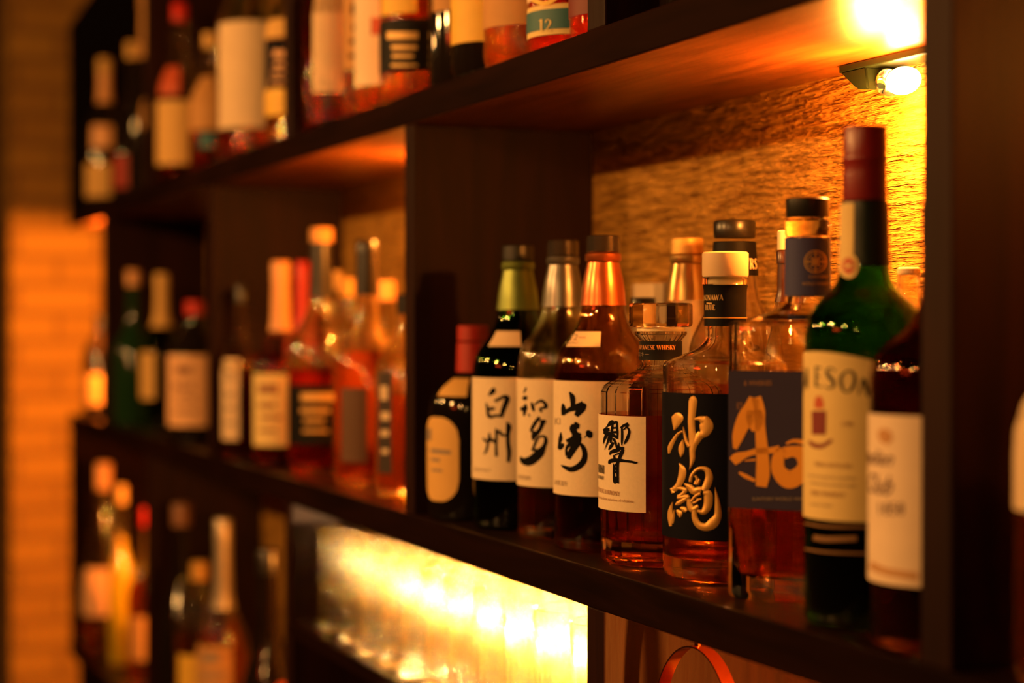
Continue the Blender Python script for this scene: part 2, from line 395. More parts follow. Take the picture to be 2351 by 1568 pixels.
for v in bm.verts: x, y, z = v.co; v.co = Vector((0.019 + z, y * .9, -0.0195 + x * .85))
link('reflector', bm, plain('chrome', (0.75, 0.7, 0.6), 0.12, 1.0), lamp)

# strip of lamps added under the middle board for sparkle in the drinking glasses
bar_ = thing('added_light_bar', 'glowing light bar added under the middle board behind the drinking glasses', 'lamp', (-1.75, 0.822, 1.167))
bm = bmesh.new(); box(bm, -0.18, 0.36, -0.008, 0.008, -0.006, -0.0003, bev=0.001); link('rail', bm, plain('chrome', (0.75, 0.7, 0.6), 0.12, 1.0), bar_, smooth=False)
for i in range(4, 13):
    bm = bmesh.new(); box(bm, -0.012, 0.012, -0.006, 0.006, -0.0095, -0.0062, bev=0.001)
    o = link('lamp_diffuser', bm, emit('diffuser_glow', (1.0, 0.66, 0.26), 40) if i == 4 else bpy.data.materials['diffuser_glow'], bar_, smooth=False); o.location = (-0.39 + i * 0.06, 0, 0)

# ------------------------------------------------------------------ bottles
class Bottle:
    """a bottle measured in the photograph: cx and z give its place on its board, profile px give radii and heights"""
    def __init__(s, name, label, cx, z, shelf, prof, group=None, glassm=None, wall=0.0028, level=None, liquid=None, base=0.009,
                 seg=64, shape=None, cat='bottle', flat=False, off=0.0, rz=0.0, body='glass_body', flat_angle=40):
        s.cx, s.z, s.shelf = cx, z, shelf
        s.x, s.y = spot(cx, z)
        s.k = z / F
        s.root = thing(name, label, cat, (s.x, s.y, shelf + 0.0004), group)
        s.phi = math.atan2(-s.y, -s.x)       # direction from the bottle to the viewer
        P = [(w * s.k, hgt(y, z) - shelf) for y, w in prof]
        s.P = P                              # top -> bottom
        zb = 0.0
        full = [(0, P[0][1])] + P + [(P[-1][0] * 0.94, zb + 0.0004), (P[-1][0] * 0.8, zb), (0, zb + 0.002)]
        bm = bmesh.new()
        s.shape = shape; s.rz = rz
        if glassm is None: glassm = M_BLACK
        if wall and liquid is not None or wall and level is None and liquid is None and glassm.name.startswith('clear'):
            inn = [(max(r - wall, 0.002), zz) for r, zz in P if zz > base + 0.004]
            inn = [(inn[0][0], P[0][1] - 0.002)] + inn[1:] + [(P[-1][0] - wall * 1.8, base + 0.003), (P[-1][0] * .7, base), (0, base + 0.001)]
            s.inn = inn
            lathe(bm, list(reversed(inn)) + [(inn[0][0], P[0][1])] + P + full[-3:], seg, shape)   # inner skin, rim, outer skin: one closed wall of glass
            s.body = link(body, bm, glassm, s.root, smooth=not flat, flat_angle=flat_angle)
        else:
            s.inn = None
            lathe(bm, full, seg, shape)
            s.body = link(body, bm, glassm, s.root, smooth=not flat, flat_angle=flat_angle)
        if liquid is not None and level is not None:
            lv = hgt(level, z) - shelf
            src = s.inn if s.inn else [(r - .002, q) for r, q in P]
            lp = [(r + 0.00012, q) for r, q in src if q < lv]
            r_top = rprof(src, lv) + 0.00012
            bm = bmesh.new(); lathe(bm, [(0, lv), (r_top, lv)] + lp, seg, shape)
            link('liquid', bm, liquid, s.root, smooth=not flat)
    def rf(s, z): return rprof(s.P, z)
    def lathe_part(s, name, prof, mat, seg=48, pad=0.0, flat_angle=40, flat=False):
        """prof px (y, half width), top -> bottom; closed on the axis at both ends"""
        Q = [(w * s.k + pad, hgt(y, s.z) - s.shelf) for y, w in prof]
        bm = bmesh.new(); lathe(bm, [(0, Q[0][1])] + Q + [(0, Q[-1][1])], seg)
        return link(name, bm, mat, s.root, flat_angle=flat_angle, smooth=not flat)
    def sleeve(s, name, y0, y1, mat, off=0.0003, th=0.0004, n=8):
        za, zb = hgt(y1, s.z) - s.shelf, hgt(y0, s.z) - s.shelf
        bm = bmesh.new(); zs = [za + (zb - za) * i / n for i in range(n + 1)]
        lathe(bm, [(s.rf(q) + off + th, q) for q in zs] + [(s.rf(q) + off, q) for q in reversed(zs)] + [(s.rf(za) + off + th, za)], 48)
        return link(name, bm, mat, s.root)
    def az(s, deg): return s.phi + math.radians(deg)
    def az_px(s, x, y):
        z = hgt(y, s.z) - s.shelf; r = s.rf(z) + .0006
        u = max(-1, min(1, (x - s.cx) * s.k / r)); return math.asin(u)
    def patch(s, name, d0, d1, y0, y1, mat, off=0.0003, R=None, **k):
        za, zb = hgt(y1, s.z) - s.shelf, hgt(y0, s.z) - s.shelf
        bm = bmesh.new(); wrap_patch(bm, (lambda q: R) if R else s.rf, s.az(d0), s.az(d1), za, zb, off, **k)
        return link(name, bm, mat, s.root)
    def fmap(s, off=0.00075, ox=0, oy=0, sc=1.0, R=None):
        """photo crop coordinates -> the label's surface (seen side of the bottle)"""
        def f(x, y, lift):
            X, Y = ox + x / sc, oy + y / sc
            a = (X - CX) / F; c = (HY - Y) / F
            dx, dy = -CT + ST * a, ST + CT * a
            r = (R if R else s.rf(hgt(Y, s.z) - s.shelf)) + off
            # horizontal ray t*(dx,dy) against the circle about (s.x, s.y)
            A = dx * dx + dy * dy; B = -2 * (dx * s.x + dy * s.y); Cc = s.x ** 2 + s.y ** 2 - r * r
            D = B * B - 4 * A * Cc
            if D >= 0: t = (-B - math.sqrt(D)) / (2 * A)
            else: t = -B / (2 * A)
            px, py, pz = t * dx - s.x, t * dy - s.y, EYE + t * c - s.shelf
            L = math.hypot(px, py); e = (r + lift) / L
            return (px * e, py * e, pz)
        return f
    def wmap(s, x0, y0, off=0.00075, R=None):
        """px along the label's own surface, starting where the photograph shows (x0, y0)"""
        rr = (R if R else s.rf(hgt(y0, s.z) - s.shelf))
        a0 = math.asin(max(-1, min(1, (x0 - s.cx) * s.k / rr)))
        zz = hgt(y0, s.z) - s.shelf
        def f(x, y, lift):
            q = zz - (y - y0) * s.k
            r = (R if R else s.rf(q)) + off + lift
            a = s.phi + a0 + (x - x0) * s.k / rr
            return (r * math.cos(a), r * math.sin(a), q)
        return f
def ink(name, parent, mat, *jobs, **kw):
    bm = bmesh.new()
    for lst, f in jobs: strokes(bm, lst, f, **kw)
    o = link(name, bm, mat, None, smooth=True); o.parent = parent; return o

CLEAR = glass('clear_glass', (0.97, 0.95, 0.90))
CLEAR_SOFT = glass('clear_glass_thin', (0.97, 0.94, 0.88), clear=0.30)
GREEN = glass('green_glass', (0.055, 0.28, 0.03), clear=0.12)
BROWNG = glass('brown_tinted_glass', (0.80, 0.52, 0.25), clear=0.25)
AMBER = glass('amber_whisky', (0.95, 0.42, 0.10), ior=1.36, clear=0.35)
AMBER_D = glass('deep_amber_whisky', (0.93, 0.34, 0.075), ior=1.36, clear=0.30)
DARKLIQ = glass('dark_brown_whisky', (0.22, 0.03, 0.008), ior=1.36, clear=0.2)
REDLIQ = glass('red_spirit', (0.85, 0.09, 0.03), ior=1.36, clear=0.35)
GOLD = plain('gold_foil', (0.82, 0.46, 0.11), 0.46, 0.45, bump=0.15, scale=500)
GOLD_INK = plain('gold_ink', (0.62, 0.38, 0.12), 0.5, 0.3)
BROWN_INK = plain('brown_ink', (0.30, 0.13, 0.05), 0.6)
GREY_INK = plain('grey_ink', (0.30, 0.22, 0.15), 0.7)
RED_INK = plain('red_ink', (0.35, 0.02, 0.01), 0.6)
NAVY = plain('navy_paper', (0.004, 0.004, 0.010), 0.6, spec=0.08)
BLUEP = plain('slate_blue_paper', (0.038, 0.032, 0.075), 0.7, spec=0.12)
BLUE_ND = plain('blue_neck_paper', (0.06, 0.065, 0.17), 0.6, spec=0.15)
BLACKP = plain('black_paper', (0.006, 0.005, 0.005), 0.55, spec=0.12)
YELLOWP = plain('buff_paper', (0.80, 0.60, 0.24), 0.7)
G1 = 'bottles in the lit right-hand compartment'

def suntory(label, cx, z, y_top, r, capm, sleevem, glassm, level, liq, lab, sleeve_end, seal=None, name='whisky_bottle', drop=0):
    """the tall round bottle with a flared neck sleeve; r and y_top in px"""
    k = r / 104.0
    Y = lambda d: y_top + d * k
    pr = [(Y(40), 31 * k), (Y(60), 33 * k), (Y(100), 42 * k), (Y(148), 47 * k), (Y(172), 50 * k), (Y(196), 60 * k), (Y(216), 74 * k), (Y(234), 88 * k), (Y(254), 98 * k), (Y(278), 103 * k), (Y(300), 104 * k)]
    zb = HY + (EYE - ZM) * F / z
    pr += [(zb - 10, 104 * k), (zb - 4, 101 * k)]
    b = Bottle(name, label, cx, z, ZM, soften(pr[:11], 1) + pr[11:], G1, glassm, level=level, liquid=liq)
    b.lathe_part('cap', [(Y(0), 33 * k), (Y(2), 36 * k), (Y(34), 36 * k), (Y(36), 34 * k)], capm)
    b.lathe_part('collar', [(Y(37), 34 * k), (Y(40), 38 * k), (Y(52), 38 * k), (Y(55), 36 * k)], sleevem)
    b.sleeve('neck_sleeve', Y(57), sleeve_end, sleevem)
    if seal:
        b.patch('seal', *seal, M_PAPER_W, slant=math.radians(0))
    la = b.patch('label', *lab, M_PAPER)
    return b, la

# 1  squat black bottle, red cap, against the left upright
zb = 1.875
b = Bottle('whisky_bottle', 'squat black bottle with a red cap and rounded buff label beside the left upright', 1085, zb, ZM,
           soften([(840, 34), (858, 38), (872, 55), (890, 82), (915, 98), (950, 103), (1000, 104)], 1) + [(1178, 103), (1186, 98)], G1, plain('black_bottle_glass', (0.006, 0.004, 0.003), 0.08, vary=0.02))
b.lathe_part('cap', [(748, 32), (750, 35), (783, 35)], plain('red_cap', (0.42, 0.02, 0.01), 0.4))
b.lathe_part('neck_sleeve', [(787, 34), (789, 36), (862, 38)], plain('red_cap', (0.42, 0.02, 0.01), 0.4))
la = b.patch('label', -85, -17, 955, 1145, plain('buff_label', (0.72, 0.42, 0.12), 0.7), rnd=0.022)
f = b.fmap()
ink('lettering', la, GREY_INK, ([[(985, 985, 10), (985, 1012, 10)], [(982, 1035, 12), (1035, 1040, 10)], [(982, 1055, 8), (1010, 1058, 8)], [(990, 1080, 6), (1015, 1082, 6)]], f))
b.patch('shoulder_label', -58, -8, 868, 908, plain('buff_label', (0.72, 0.42, 0.12), 0.7))

# 2 - 4  the three brush-lettered bottles
HAK = [[(325,185,16),(315,225,60),(285,265,45),(245,295,10)], [(215,395,14),(235,470,32),(250,570,38),(290,590,36),(350,575,30),(430,580,34)],
 [(335,375,30),(400,345,32),(470,310,38),(510,335,58),(490,400,58),(455,490,52),(425,595,40)], [(250,480,28),(300,480,40),(340,470,20)],
 [(175,880,14),(200,920,28),(240,925,34),(290,910,40),(345,940,36)], [(260,810,14),(262,880,34),(240,970,28),(220,1060,28),(180,1110,8)],
 [(350,750,14),(358,800,30),(360,900,30),(355,1000,30),(360,1140,36)], [(355,790,24),(400,800,36),(445,845,30),(510,840,26)],
 [(505,660,16),(530,730,60),(520,830,45),(520,950,45),(535,1080,50),(525,1220,36)]]
CHI = [[(770,180,12),(760,220,24),(735,265,8)], [(720,340,24),(760,330,50),(790,335,30)], [(690,490,34),(740,475,46),(790,460,40)], [(765,410,16),(755,480,44),(740,580,20)], [(800,550,14),(822,582,20)],
 [(845,390,24),(860,450,36),(880,515,26)], [(890,430,16),(930,390,24),(985,370,30),(1035,410,34),(1045,455,38),(1005,468,26),(968,480,26),(975,510,26),(995,530,12)],
 [(960,595,36),(900,670,40),(845,770,34),(850,800,20)], [(1040,640,30),(1000,680,50),(970,750,44),(920,820,50),(880,850,60),(870,920,20)], [(960,650,20),(1020,650,40)], [(850,800,30),(920,810,30)],
 [(940,870,26),(900,950,30),(855,1065,26)], [(945,870,24),(1020,860,26),(1045,920,40),(1020,1000,50),(970,1080,90),(900,1150,100),(830,1200,100),(770,1210,90),(720,1190,60),(690,1140,10)], [(880,1050,30),(940,1060,40)]]
YAM = [[(265,230,16),(300,290,60),(310,370,55),(300,430,40)], [(178,378,14),(188,440,52),(185,530,40)], [(185,510,40),(260,460,50),(340,430,70),(420,390,60),(445,375,70)], [(470,380,40),(430,430,90),(390,480,80),(350,540,50)],
 [(155,745,10),(150,830,46),(135,900,30),(140,950,44),(170,920,50),(180,890,30)], [(320,640,50),(345,660,80),(310,700,80),(330,750,70),(350,800,90)], [(390,640,20),(360,690,60)],
 [(225,865,40),(300,830,50),(380,790,70),(415,790,30)], [(400,800,50),(360,880,90),(320,950,80),(280,1020,70),(250,1090,50)], [(330,870,40),(260,910,46),(225,970,30),(235,1050,40)],
 [(395,890,30),(440,940,50),(465,1030,60),(445,1120,70),(380,1190,70),(290,1225,60),(210,1200,40),(155,1170,8)], [(490,725,30),(520,770,80),(545,820,30)], [(480,795,14),(450,825,4)]]
SMOKE = plain('smoke_cap', (0.03, 0.022, 0.018), 0.18, coat=0.5)
b, la = suntory('green whisky bottle with a cream label of two black brush characters', 1189, 1.79, 565, 104, plain('black_cap', (0.012, 0.012, 0.01), 0.35), plain('olive_sleeve', (0.20, 0.26, 0.05), 0.38, 0.5), GREEN, 905, glass('whisky_in_green', (0.55, 0.75, 0.2), ior=1.36, clear=.2), (-89, 34, 866, 1096), 712, (-52, 5, 761, 795))
ink('lettering', la, M_INK, (HAK, b.fmap(ox=1080, oy=860, sc=6.03)), fat=1.3)
bm = bmesh.new(); font_mesh(bm, 'SINGLE MALT', b.wmap(1090, 1076), 1091, 1078, 7, squeeze=1.1); link('small_print', bm, GREY_INK, la, smooth=False)
b, la = suntory('clear whisky bottle with grey neck sleeve between the green and the copper-sleeved bottles', 1292, 1.712, 553, 104, SMOKE, plain('grey_sleeve', (0.16, 0.15, 0.14), 0.3, 0.7), CLEAR_SOFT, 905, AMBER, (-95, 22, 869, 1112), 705)
ink('lettering', la, M_INK, (CHI, b.fmap(ox=1080, oy=860, sc=6.03)), fat=1.3)
bm = bmesh.new(); font_mesh(bm, '知多蒸溜所', b.wmap(1192, 1094), 1192, 1097, 8); link('small_print', bm, GREY_INK, la, smooth=False)
b, la = suntory('brown whisky bottle with a copper neck sleeve and black brush lettering', 1385, 1.62, 542, 113, SMOKE, plain('copper_sleeve', (0.55, 0.14, 0.04), 0.28, 0.75), BROWNG, 855, DARKLIQ, (-95, 30, 873, 1131), 702, (-62, -4, 762, 796))
ink('lettering', la, M_INK, (YAM, b.fmap(ox=1260, oy=860, sc=5.6)), fat=1.15)
bm = bmesh.new(); f = b.fmap()
font_mesh(bm, 'KI', f, 1273, 976, 16, squeeze=.7); font_mesh(bm, '山崎蒸溜所', b.wmap(1275, 1110), 1275, 1110, 9); link('small_print', bm, GREY_INK, la, smooth=False)
bm = bmesh.new(); font_mesh(bm, '12', b.fmap(), 1305, 782, 14, shear=.3); font_mesh(bm, 'YEAR', b.fmap(), 1328, 778, 5); font_mesh(bm, 'PURE MALT', b.fmap(), 1298, 790, 4)
link('seal_lettering', bm, GREY_INK, [c for c in b.root.children if c.name.startswith('seal')][0], smooth=False)
# behind them: gold one
b, la = suntory('whisky bottle with gold cap and gold neck sleeve in the back row', 1577, 1.665, 548, 108, GOLD, plain('pale_gold_sleeve', (0.72, 0.46, 0.16), 0.3, 0.7), CLEAR_SOFT, 900, AMBER, (-80, 40, 868, 1080), 690)

# 5  faceted decanter bottle
HIB = [[(245,170,10),(225,190,45),(190,225,40),(150,265,12),(120,290,6)], [(95,325,30),(130,315,52),(185,305,40)], [(100,350,20),(140,370,40),(200,355,30)], [(150,375,40),(115,450,28),(95,525,5)],
 [(205,360,30),(175,450,28),(145,540,14),(115,612,4)], [(240,200,20),(225,300,28),(215,400,30),(205,510,22)], [(240,215,30),(300,185,18)], [(300,185,20),(300,280,26),(310,350,22),(305,450,18)],
 [(230,285,20),(310,280,22)], [(215,350,30),(310,345,30)], [(230,385,40),(310,432,36)], [(245,440,30),(275,500,25),(295,570,22),(300,600,20)], [(250,500,24),(210,560,34),(175,612,10)], [(240,545,20),(195,545,20)],
 [(350,285,10),(400,250,30),(470,220,34)], [(375,270,20),(378,400,26),(375,500,20),(375,552,6)], [(470,230,30),(440,275,20),(395,315,10)], [(455,275,18),(485,330,26),(465,420,34),(430,490,28),(415,532,6)],
 [(330,500,6),(325,560,30),(340,590,40)], [(290,600,30),(350,590,40),(405,580,25)], [(200,650,30),(260,630,50),(340,610,40)], [(195,690,14),(205,650,30)], [(395,600,25),(370,660,45),(345,720,35),(330,770,30)],
 [(255,690,20),(265,750,26)], [(270,690,14),(355,655,14)], [(180,825,14),(200,785,45),(260,770,48),(350,770,44),(430,780,32),(520,792,28),(580,805,28),(610,795,6)],
 [(325,790,30),(280,840,20),(255,870,12)], [(250,815,8),(255,900,26),(255,1000,26),(260,1080,28),(270,1120,14)], [(315,800,28),(310,900,30),(312,1000,28),(315,1115,24)],
 [(260,870,25),(310,920,40)], [(250,930,30),(310,960,30)], [(270,1040,50),(310,1040,40)], [(265,1085,40),(315,1085,40)]]
z5 = 1.525; base5 = HY + .2 * F / z5
pr = [(762, 60), (768, 60), (783, 47)] + soften([(784, 46), (826, 46), (846, 50), (862, 78), (876, 116), (888, 134), (900, 139)], 1) + [(1150, 139), (1240, 139), (base5 - 14, 139), (base5 - 4, 131)]
b = Bottle('whisky_bottle', 'faceted decanter bottle with a square glass stopper and cream paper label', 1517, z5, ZM, pr, G1, CLEAR, level=949, liquid=AMBER_D, seg=24, flat=True, base=0.019)
b.lathe_part('stopper', [(697, 68), (700, 72), (704, 73), (744, 73), (749, 71), (752, 66)], CLEAR, seg=12, flat=True)
b.lathe_part('stopper_seal', [(753, 55), (761, 55)], plain('cream_plastic', (0.80, 0.66, 0.42), 0.5))
nl = b.sleeve('neck_label', 784, 827, BLACKP, off=0.0008)
O5 = plain('orange_gold_ink', (0.75, 0.30, 0.08), 0.45, 0.3)
f = b.wmap(1547, 803, off=0.0019)
ink('lettering', nl, O5, (serif('JAPANESE WHISKY', 1547, 803, 10, .92, right=True), f), cross=2, step=3)
bm = bmesh.new(); font_mesh(bm, 'ジャパニーズウイスキー', b.wmap(1494, 819, off=.0019), 1494, 819, 9, right=True); link('lettering', bm, GREY_INK, nl, smooth=False)
la = b.patch('label', -102, -13.3, 951, 1165, M_PAPER, off=0.0012)
R5 = b.rf(.1) + .0012
ink('lettering', la, M_INK, (HIB, b.fmap(ox=1370, oy=940, sc=6.53, off=.0021)), fat=1.15)
fi = lambda x, y: b.wmap(x, y, off=.0021)
ink('lettering', la, M_INK, (serif('HIBIKI', 1394, 1084, 19, .72, right=True), b.wmap(1394, 1084, off=.0021)), (serif('JAPANESE WHISKY', 1393.5, 1098, 8, .85, right=True), b.wmap(1393.5, 1098, off=.0021)), cross=2, step=4)
ink('lettering', la, BROWN_INK, (serif('JAPANESE HARMONY', 1429, 1127, 9.5, .95, right=True, slope=0.03), b.wmap(1429, 1127, off=.0021)), cross=2, step=3)
bm = bmesh.new(); font_mesh(bm, 'a blend of the finest selection of whiskies', b.wmap(1459, 1143, off=.0021), 1459, 1143, 6.2, right=True); link('small_print', bm, BROWN_INK, la, smooth=False)

# 6  navy label with raised gold characters
OKI = [[(180,264,40),(182,310,120),(168,370,85),(150,442,12)], [(238,455,20),(190,480,30),(140,550,40),(105,620,48),(97,682,18)], [(245,408,8),(255,480,26),(275,560,36),(305,610,44)], [(242,540,14),(225,610,58),(222,670,55),(220,720,10)],
 [(322,104,50),(340,140,86),(332,250,78),(325,350,72),(330,450,72),(345,560,88),(335,660,60),(335,750,50),(308,852,6)],
 [(362,330,22),(410,325,50),(455,345,100)], [(470,300,30),(478,345,100),(480,400,140),(465,460,110),(430,500,60)], [(430,480,80),(395,520,80),(350,590,70)],
 [(203,782,10),(232,850,70),(225,930,75),(190,1010,60),(150,1050,56),(120,1055,30)], [(118,1040,24),(140,1090,40)],
 [(178,1040,20),(215,1042,35),(262,1060,45),(235,1100,40),(190,1128,40)], [(185,1140,30),(240,1130,40),(288,1130,45),(240,1165,40),(190,1195,45),(168,1212,20)],
 [(138,1182,8),(110,1260,40),(105,1340,50),(112,1432,26)], [(152,1262,8),(140,1330,30),(120,1400,44)], [(178,1268,30),(205,1300,55),(210,1340,18)], [(218,1240,25),(255,1260,55),(278,1280,25)],
 [(315,975,35),(330,910,35),(380,850,35),(440,835,40),(490,860,60),(508,930,78),(485,1010,78),(450,1065,66)], [(258,994,18),(310,1030,60),(350,1070,70),(400,1055,56),(430,1055,60)],
 [(365,910,25),(385,950,30),(365,1000,40)], [(412,945,30),(385,1000,40)], [(325,1175,24),(370,1120,30),(420,1095,30)], [(450,1085,40),(492,1100,86),(500,1160,90),(490,1230,86),(450,1285,60),(388,1272,26)],
 [(300,1150,40),(310,1220,60),(340,1260,60),(400,1222,36)], [(380,1162,28),(432,1152,22)], [(345,1195,30),(400,1165,20)],
 [(355,1265,50),(362,1350,60),(405,1420,70),(480,1440,80),(550,1400,106),(596,1330,78),(597,1230,60),(587,1130,36),(570,1032,4)]]
z6 = 1.432; base6 = HY + .2 * F / z6
pr = [(638, 51), (640, 53), (654, 53), (657, 46)] + soften([(660, 46), (770, 44), (786, 48), (802, 66), (816, 98), (826, 126), (833, 140), (842, 143)], 1) + [(900, 143), (1230, 143), (base6 - 26, 143), (base6 - 12, 139), (base6 - 4, 128)]
b = Bottle('whisky_bottle', 'clear bottle with a navy label of raised gold brush characters and cream cap', 1665, z6, ZM, pr, G1, CLEAR, level=918, liquid=AMBER_D, base=0.017, seg=96)
b.lathe_part('cap', [(580, 49), (583, 53), (633, 53), (637, 51)], plain('pale_wood_cap', (0.82, 0.58, 0.34), 0.55))
b.lathe_part('cork', [(636, 40), (668, 40)], plain('cream_plastic', (0.80, 0.66, 0.42), 0.5))
nl = b.sleeve('neck_label', 656, 750, BLACKP, off=0.0008)
b.sleeve('gold_line', 730, 732, GOLD, off=0.0014, n=1)
f = b.wmap(1661, 691, off=.002)
ink('lettering', nl, GOLD_INK, (serif('OKINAWA', 1661, 691, 12, .86, right=True), f), (serif('BLUE', 1645, 713, 12, .86, right=True), b.wmap(1645, 713, off=.002)), ([[(1622, 697, 3), (1634, 698, 3)]], b.fmap(off=.002)), cross=2, step=3)
la = b.patch('label', -84, 38, 900, 1228, NAVY)
ink('lettering', la, GOLD, (OKI, b.fmap(ox=1515, oy=890, sc=4.478)), dome=0.0009, cross=6)

# 7  square bottle, slate blue label
AO = [[(225,325,100),(195,420,140),(145,520,165),(95,620,140),(62,720,110),(35,835,40)], [(245,320,100),(280,450,105),(285,600,100),(300,800,118),(312,950,128),(312,1100,138),(297,1215,110)], [(225,450,150),(235,560,170),(240,660,70)],
 [(10,965,90),(60,925,105),(150,890,60),(260,860,60),(400,850,60),(480,825,50)], [(75,1072,22),(140,1110,40),(235,1155,30)], [(130,955,12),(240,945,20)],
 [(500,830,80),(465,930,120),(470,1050,140),(560,1140,180),(660,1110,170),(730,1010,140),(715,900,160),(620,862,110),(520,880,120)], [(545,785,20),(620,757,34),(720,770,50)]]
z7 = 1.325; base7 = HY + .2 * F / z7
face = math.atan2(-spot(1854, z7)[1], -spot(1854, z7)[0]) - math.radians(20)      # the label side looks a little left of the viewer
def squarish(t):
    c, s_ = math.cos(t), math.sin(t); n = 7.0
    r = (abs(c) ** n + abs(s_) ** n) ** (-1 / n)
    u, v = r * c * 0.72, r * s_                                # shallower than it is wide
    return (u * math.cos(face) - v * math.sin(face), u * math.sin(face) + v * math.cos(face))
HW7 = 162
pr = [(738, HW7 * .93), (743, HW7 * .98), (752, HW7), (1000, HW7), (1200, HW7), (base7 - 16, HW7), (base7 - 4, HW7 * .96)]
b = Bottle('whisky_bottle', 'square clear bottle with slate blue label and big orange brush letters', 1854, z7, ZM, pr, G1, CLEAR, level=1000, liquid=AMBER_D, base=0.016, seg=96, shape=squarish, wall=0.0045)
sh = [(545, 49), (680, 49), (700, 52), (708, 62), (716, 84), (724, 110), (736, 150)]
Q = [(w * b.k, hgt(y, z7) - ZM) for y, w in sh]
bm = bmesh.new(); lathe(bm, Q + [(q[0] - .004, q[1]) for q in reversed(Q)] + [Q[0]], 64); bmesh.ops.remove_doubles(bm, verts=bm.verts[:], dist=1e-6); link('shoulder', bm, CLEAR, b.root)
b.lathe_part('neck_ring', [(503, 49), (506, 52), (540, 52), (544, 50)], CLEAR)
b.lathe_part('cap', [(457, 47), (460, 50), (499, 50), (502, 48)], plain('black_cap', (0.012, 0.012, 0.01), 0.35))
Rn = 49 * b.k
bm = bmesh.new(); za, zb_ = hgt(681, z7) - ZM, hgt(548, z7) - ZM
lathe(bm, [(Rn + .0011, za), (Rn + .0011, zb_), (Rn + .0006, zb_), (Rn + .0006, za), (Rn + .0011, za)], 48); nl = link('neck_label', bm, BLUE_ND, b.root)
bp = Bottle.__new__(Bottle); bp.__dict__.update(b.__dict__); bp.P = Q
def ring(x, y, r, w, n=20): return [(x + r * math.cos(2 * PI * i / n), y + r * math.sin(2 * PI * i / n), w) for i in range(n + 1)]
ink('emblem', nl, GOLD_INK, ([ring(1872, 602, 25, 3), ring(1872, 602, 19, 2), [(1872, 578, 4), (1872, 627, 4)], [(1850, 602, 4), (1895, 602, 4)], [(1862, 592, 5), (1882, 612, 5)], [(1862, 612, 5), (1882, 592, 5)]], bp.fmap(off=.0016, R=Rn)), cross=2, step=3)
bm = bmesh.new(); f = bp.fmap(off=.0016, R=Rn); font_mesh(bm, 'SUNTORY', f, 1856, 640, 7); font_mesh(bm, 'WORLD WHISKY', f, 1842, 656, 7, squeeze=.8); link('lettering', bm, GOLD_INK, nl, smooth=False)
# the flat label lies on the wide side
ny = Vector((math.cos(face), math.sin(face), 0)); tx = Vector((-math.sin(face), math.cos(face), 0))
dface = HW7 * b.k * 0.72
def flatmap(ox, oy, sc, off):
    def f(x, y, lift):
        X, Y = ox + x / sc, oy + y / sc
        a = (X - CX) / F; c = (HY - Y) / F
        d = Vector((-CT + ST * a, ST + CT * a, c)); o = Vector((b.x, b.y, 0))
        t = (o.dot(ny) + dface + off + lift) / d.dot(ny)
        p = d * t; return (p.x - b.x, p.y - b.y, EYE + p.z - ZM)
    return f
bm = bmesh.new(); za, zb_ = hgt(1163, z7) - ZM, hgt(851, z7) - ZM; hw = HW7 * b.k * .90
P8 = [(tx * u + ny * (dface + o)) + Vector((0, 0, zz)) for o in (.0005, .001) for u, zz in ((-hw, za), (hw, za), (hw, zb_), (-hw, zb_))]
vs = [bm.verts.new(p) for p in P8]
for q in ((0, 1, 2, 3), (4, 5, 6, 7), (0, 1, 5, 4), (1, 2, 6, 5), (2, 3, 7, 6), (3, 0, 4, 7)): bm.faces.new([vs[i] for i in q])
la = link('label', bm, BLUEP, b.root, smooth=False)
ink('lettering', la, plain('ochre_ink', (0.80, 0.34, 0.04), 0.6, spec=0.2), (AO, flatmap(1680, 840, 4.356, .0013)))
fm = flatmap(0, 0, 1, .0014)
bm = bmesh.new(); font_mesh(bm, '& WHISKIES', fm, 1772, 886, 11, squeeze=.78, right=True); font_mesh(bm, 'KY', fm, 1705, 942, 18, squeeze=.42, right=True); link('lettering', bm, plain('dull_orange_ink', (0.30, 0.13, 0.05), 0.6), la, smooth=False)
bm = bmesh.new(); font_mesh(bm, 'SUNTORY WORLD WHISKY', fm, 1727, 1151, 8, squeeze=.95); link('small_print', bm, GREY_INK, la, smooth=False)

# 8  tall green bottle, red cap
z8 = 1.214; base8 = HY + .2 * F / z8
pr = [(462, 50), (470, 52), (540, 53), (600, 55)] + soften([(615, 56), (640, 60), (662, 72), (690, 104), (722, 127), (760, 136), (800, 137)], 1) + [(1000, 137), (base8 - 18, 137), (base8 - 5, 130)]
b = Bottle('whisky_bottle', 'tall green bottle with a red cap and yellow label, second from right', 1985, z8, ZM, pr, G1, GREEN, level=815, liquid=glass('whisky_in_dark_green', (0.16, 0.22, 0.04), ior=1.36, clear=.1), seg=80)
RC = plain('dark_red_cap', (0.22, 0.012, 0.012), 0.32)
b.lathe_part('cap', [(293, 47), (296, 50), (360, 50), (364, 52), (372, 52), (376, 50), (400, 50), (460, 51), (464, 50)], RC)
b.sleeve('neck_sleeve', 466, 612, plain('dark_green_foil', (0.008, 0.016, 0.008), 0.35), off=.0004)
st = b.patch('neck_strip', -88, -26, 470, 600, YELLOWP, off=.0009)
R8 = b.rf(hgt(560, z8) - ZM)
sp = [(hgt(y, z8) - ZM) for y in (590, 652)]
bm = bmesh.new()
def disc(bm, bt, x, y, r, f):
    c = bm.verts.new(f(x, y, 0)); ringv = []; rings = []
    for q in (.35, .7, 1.0): rings.append([bm.verts.new(f(x + r * q * math.cos(2 * PI * i / 28), y + r * 1.25 * q * math.sin(2 * PI * i / 28), 0)) for i in range(28)])
    for i in range(28):
        j = (i + 1) % 28
        bm.faces.new((c, rings[0][i], rings[0][j]))
        for A, B in zip(rings, rings[1:]): bm.faces.new((A[i], A[j], B[j], B[i]))
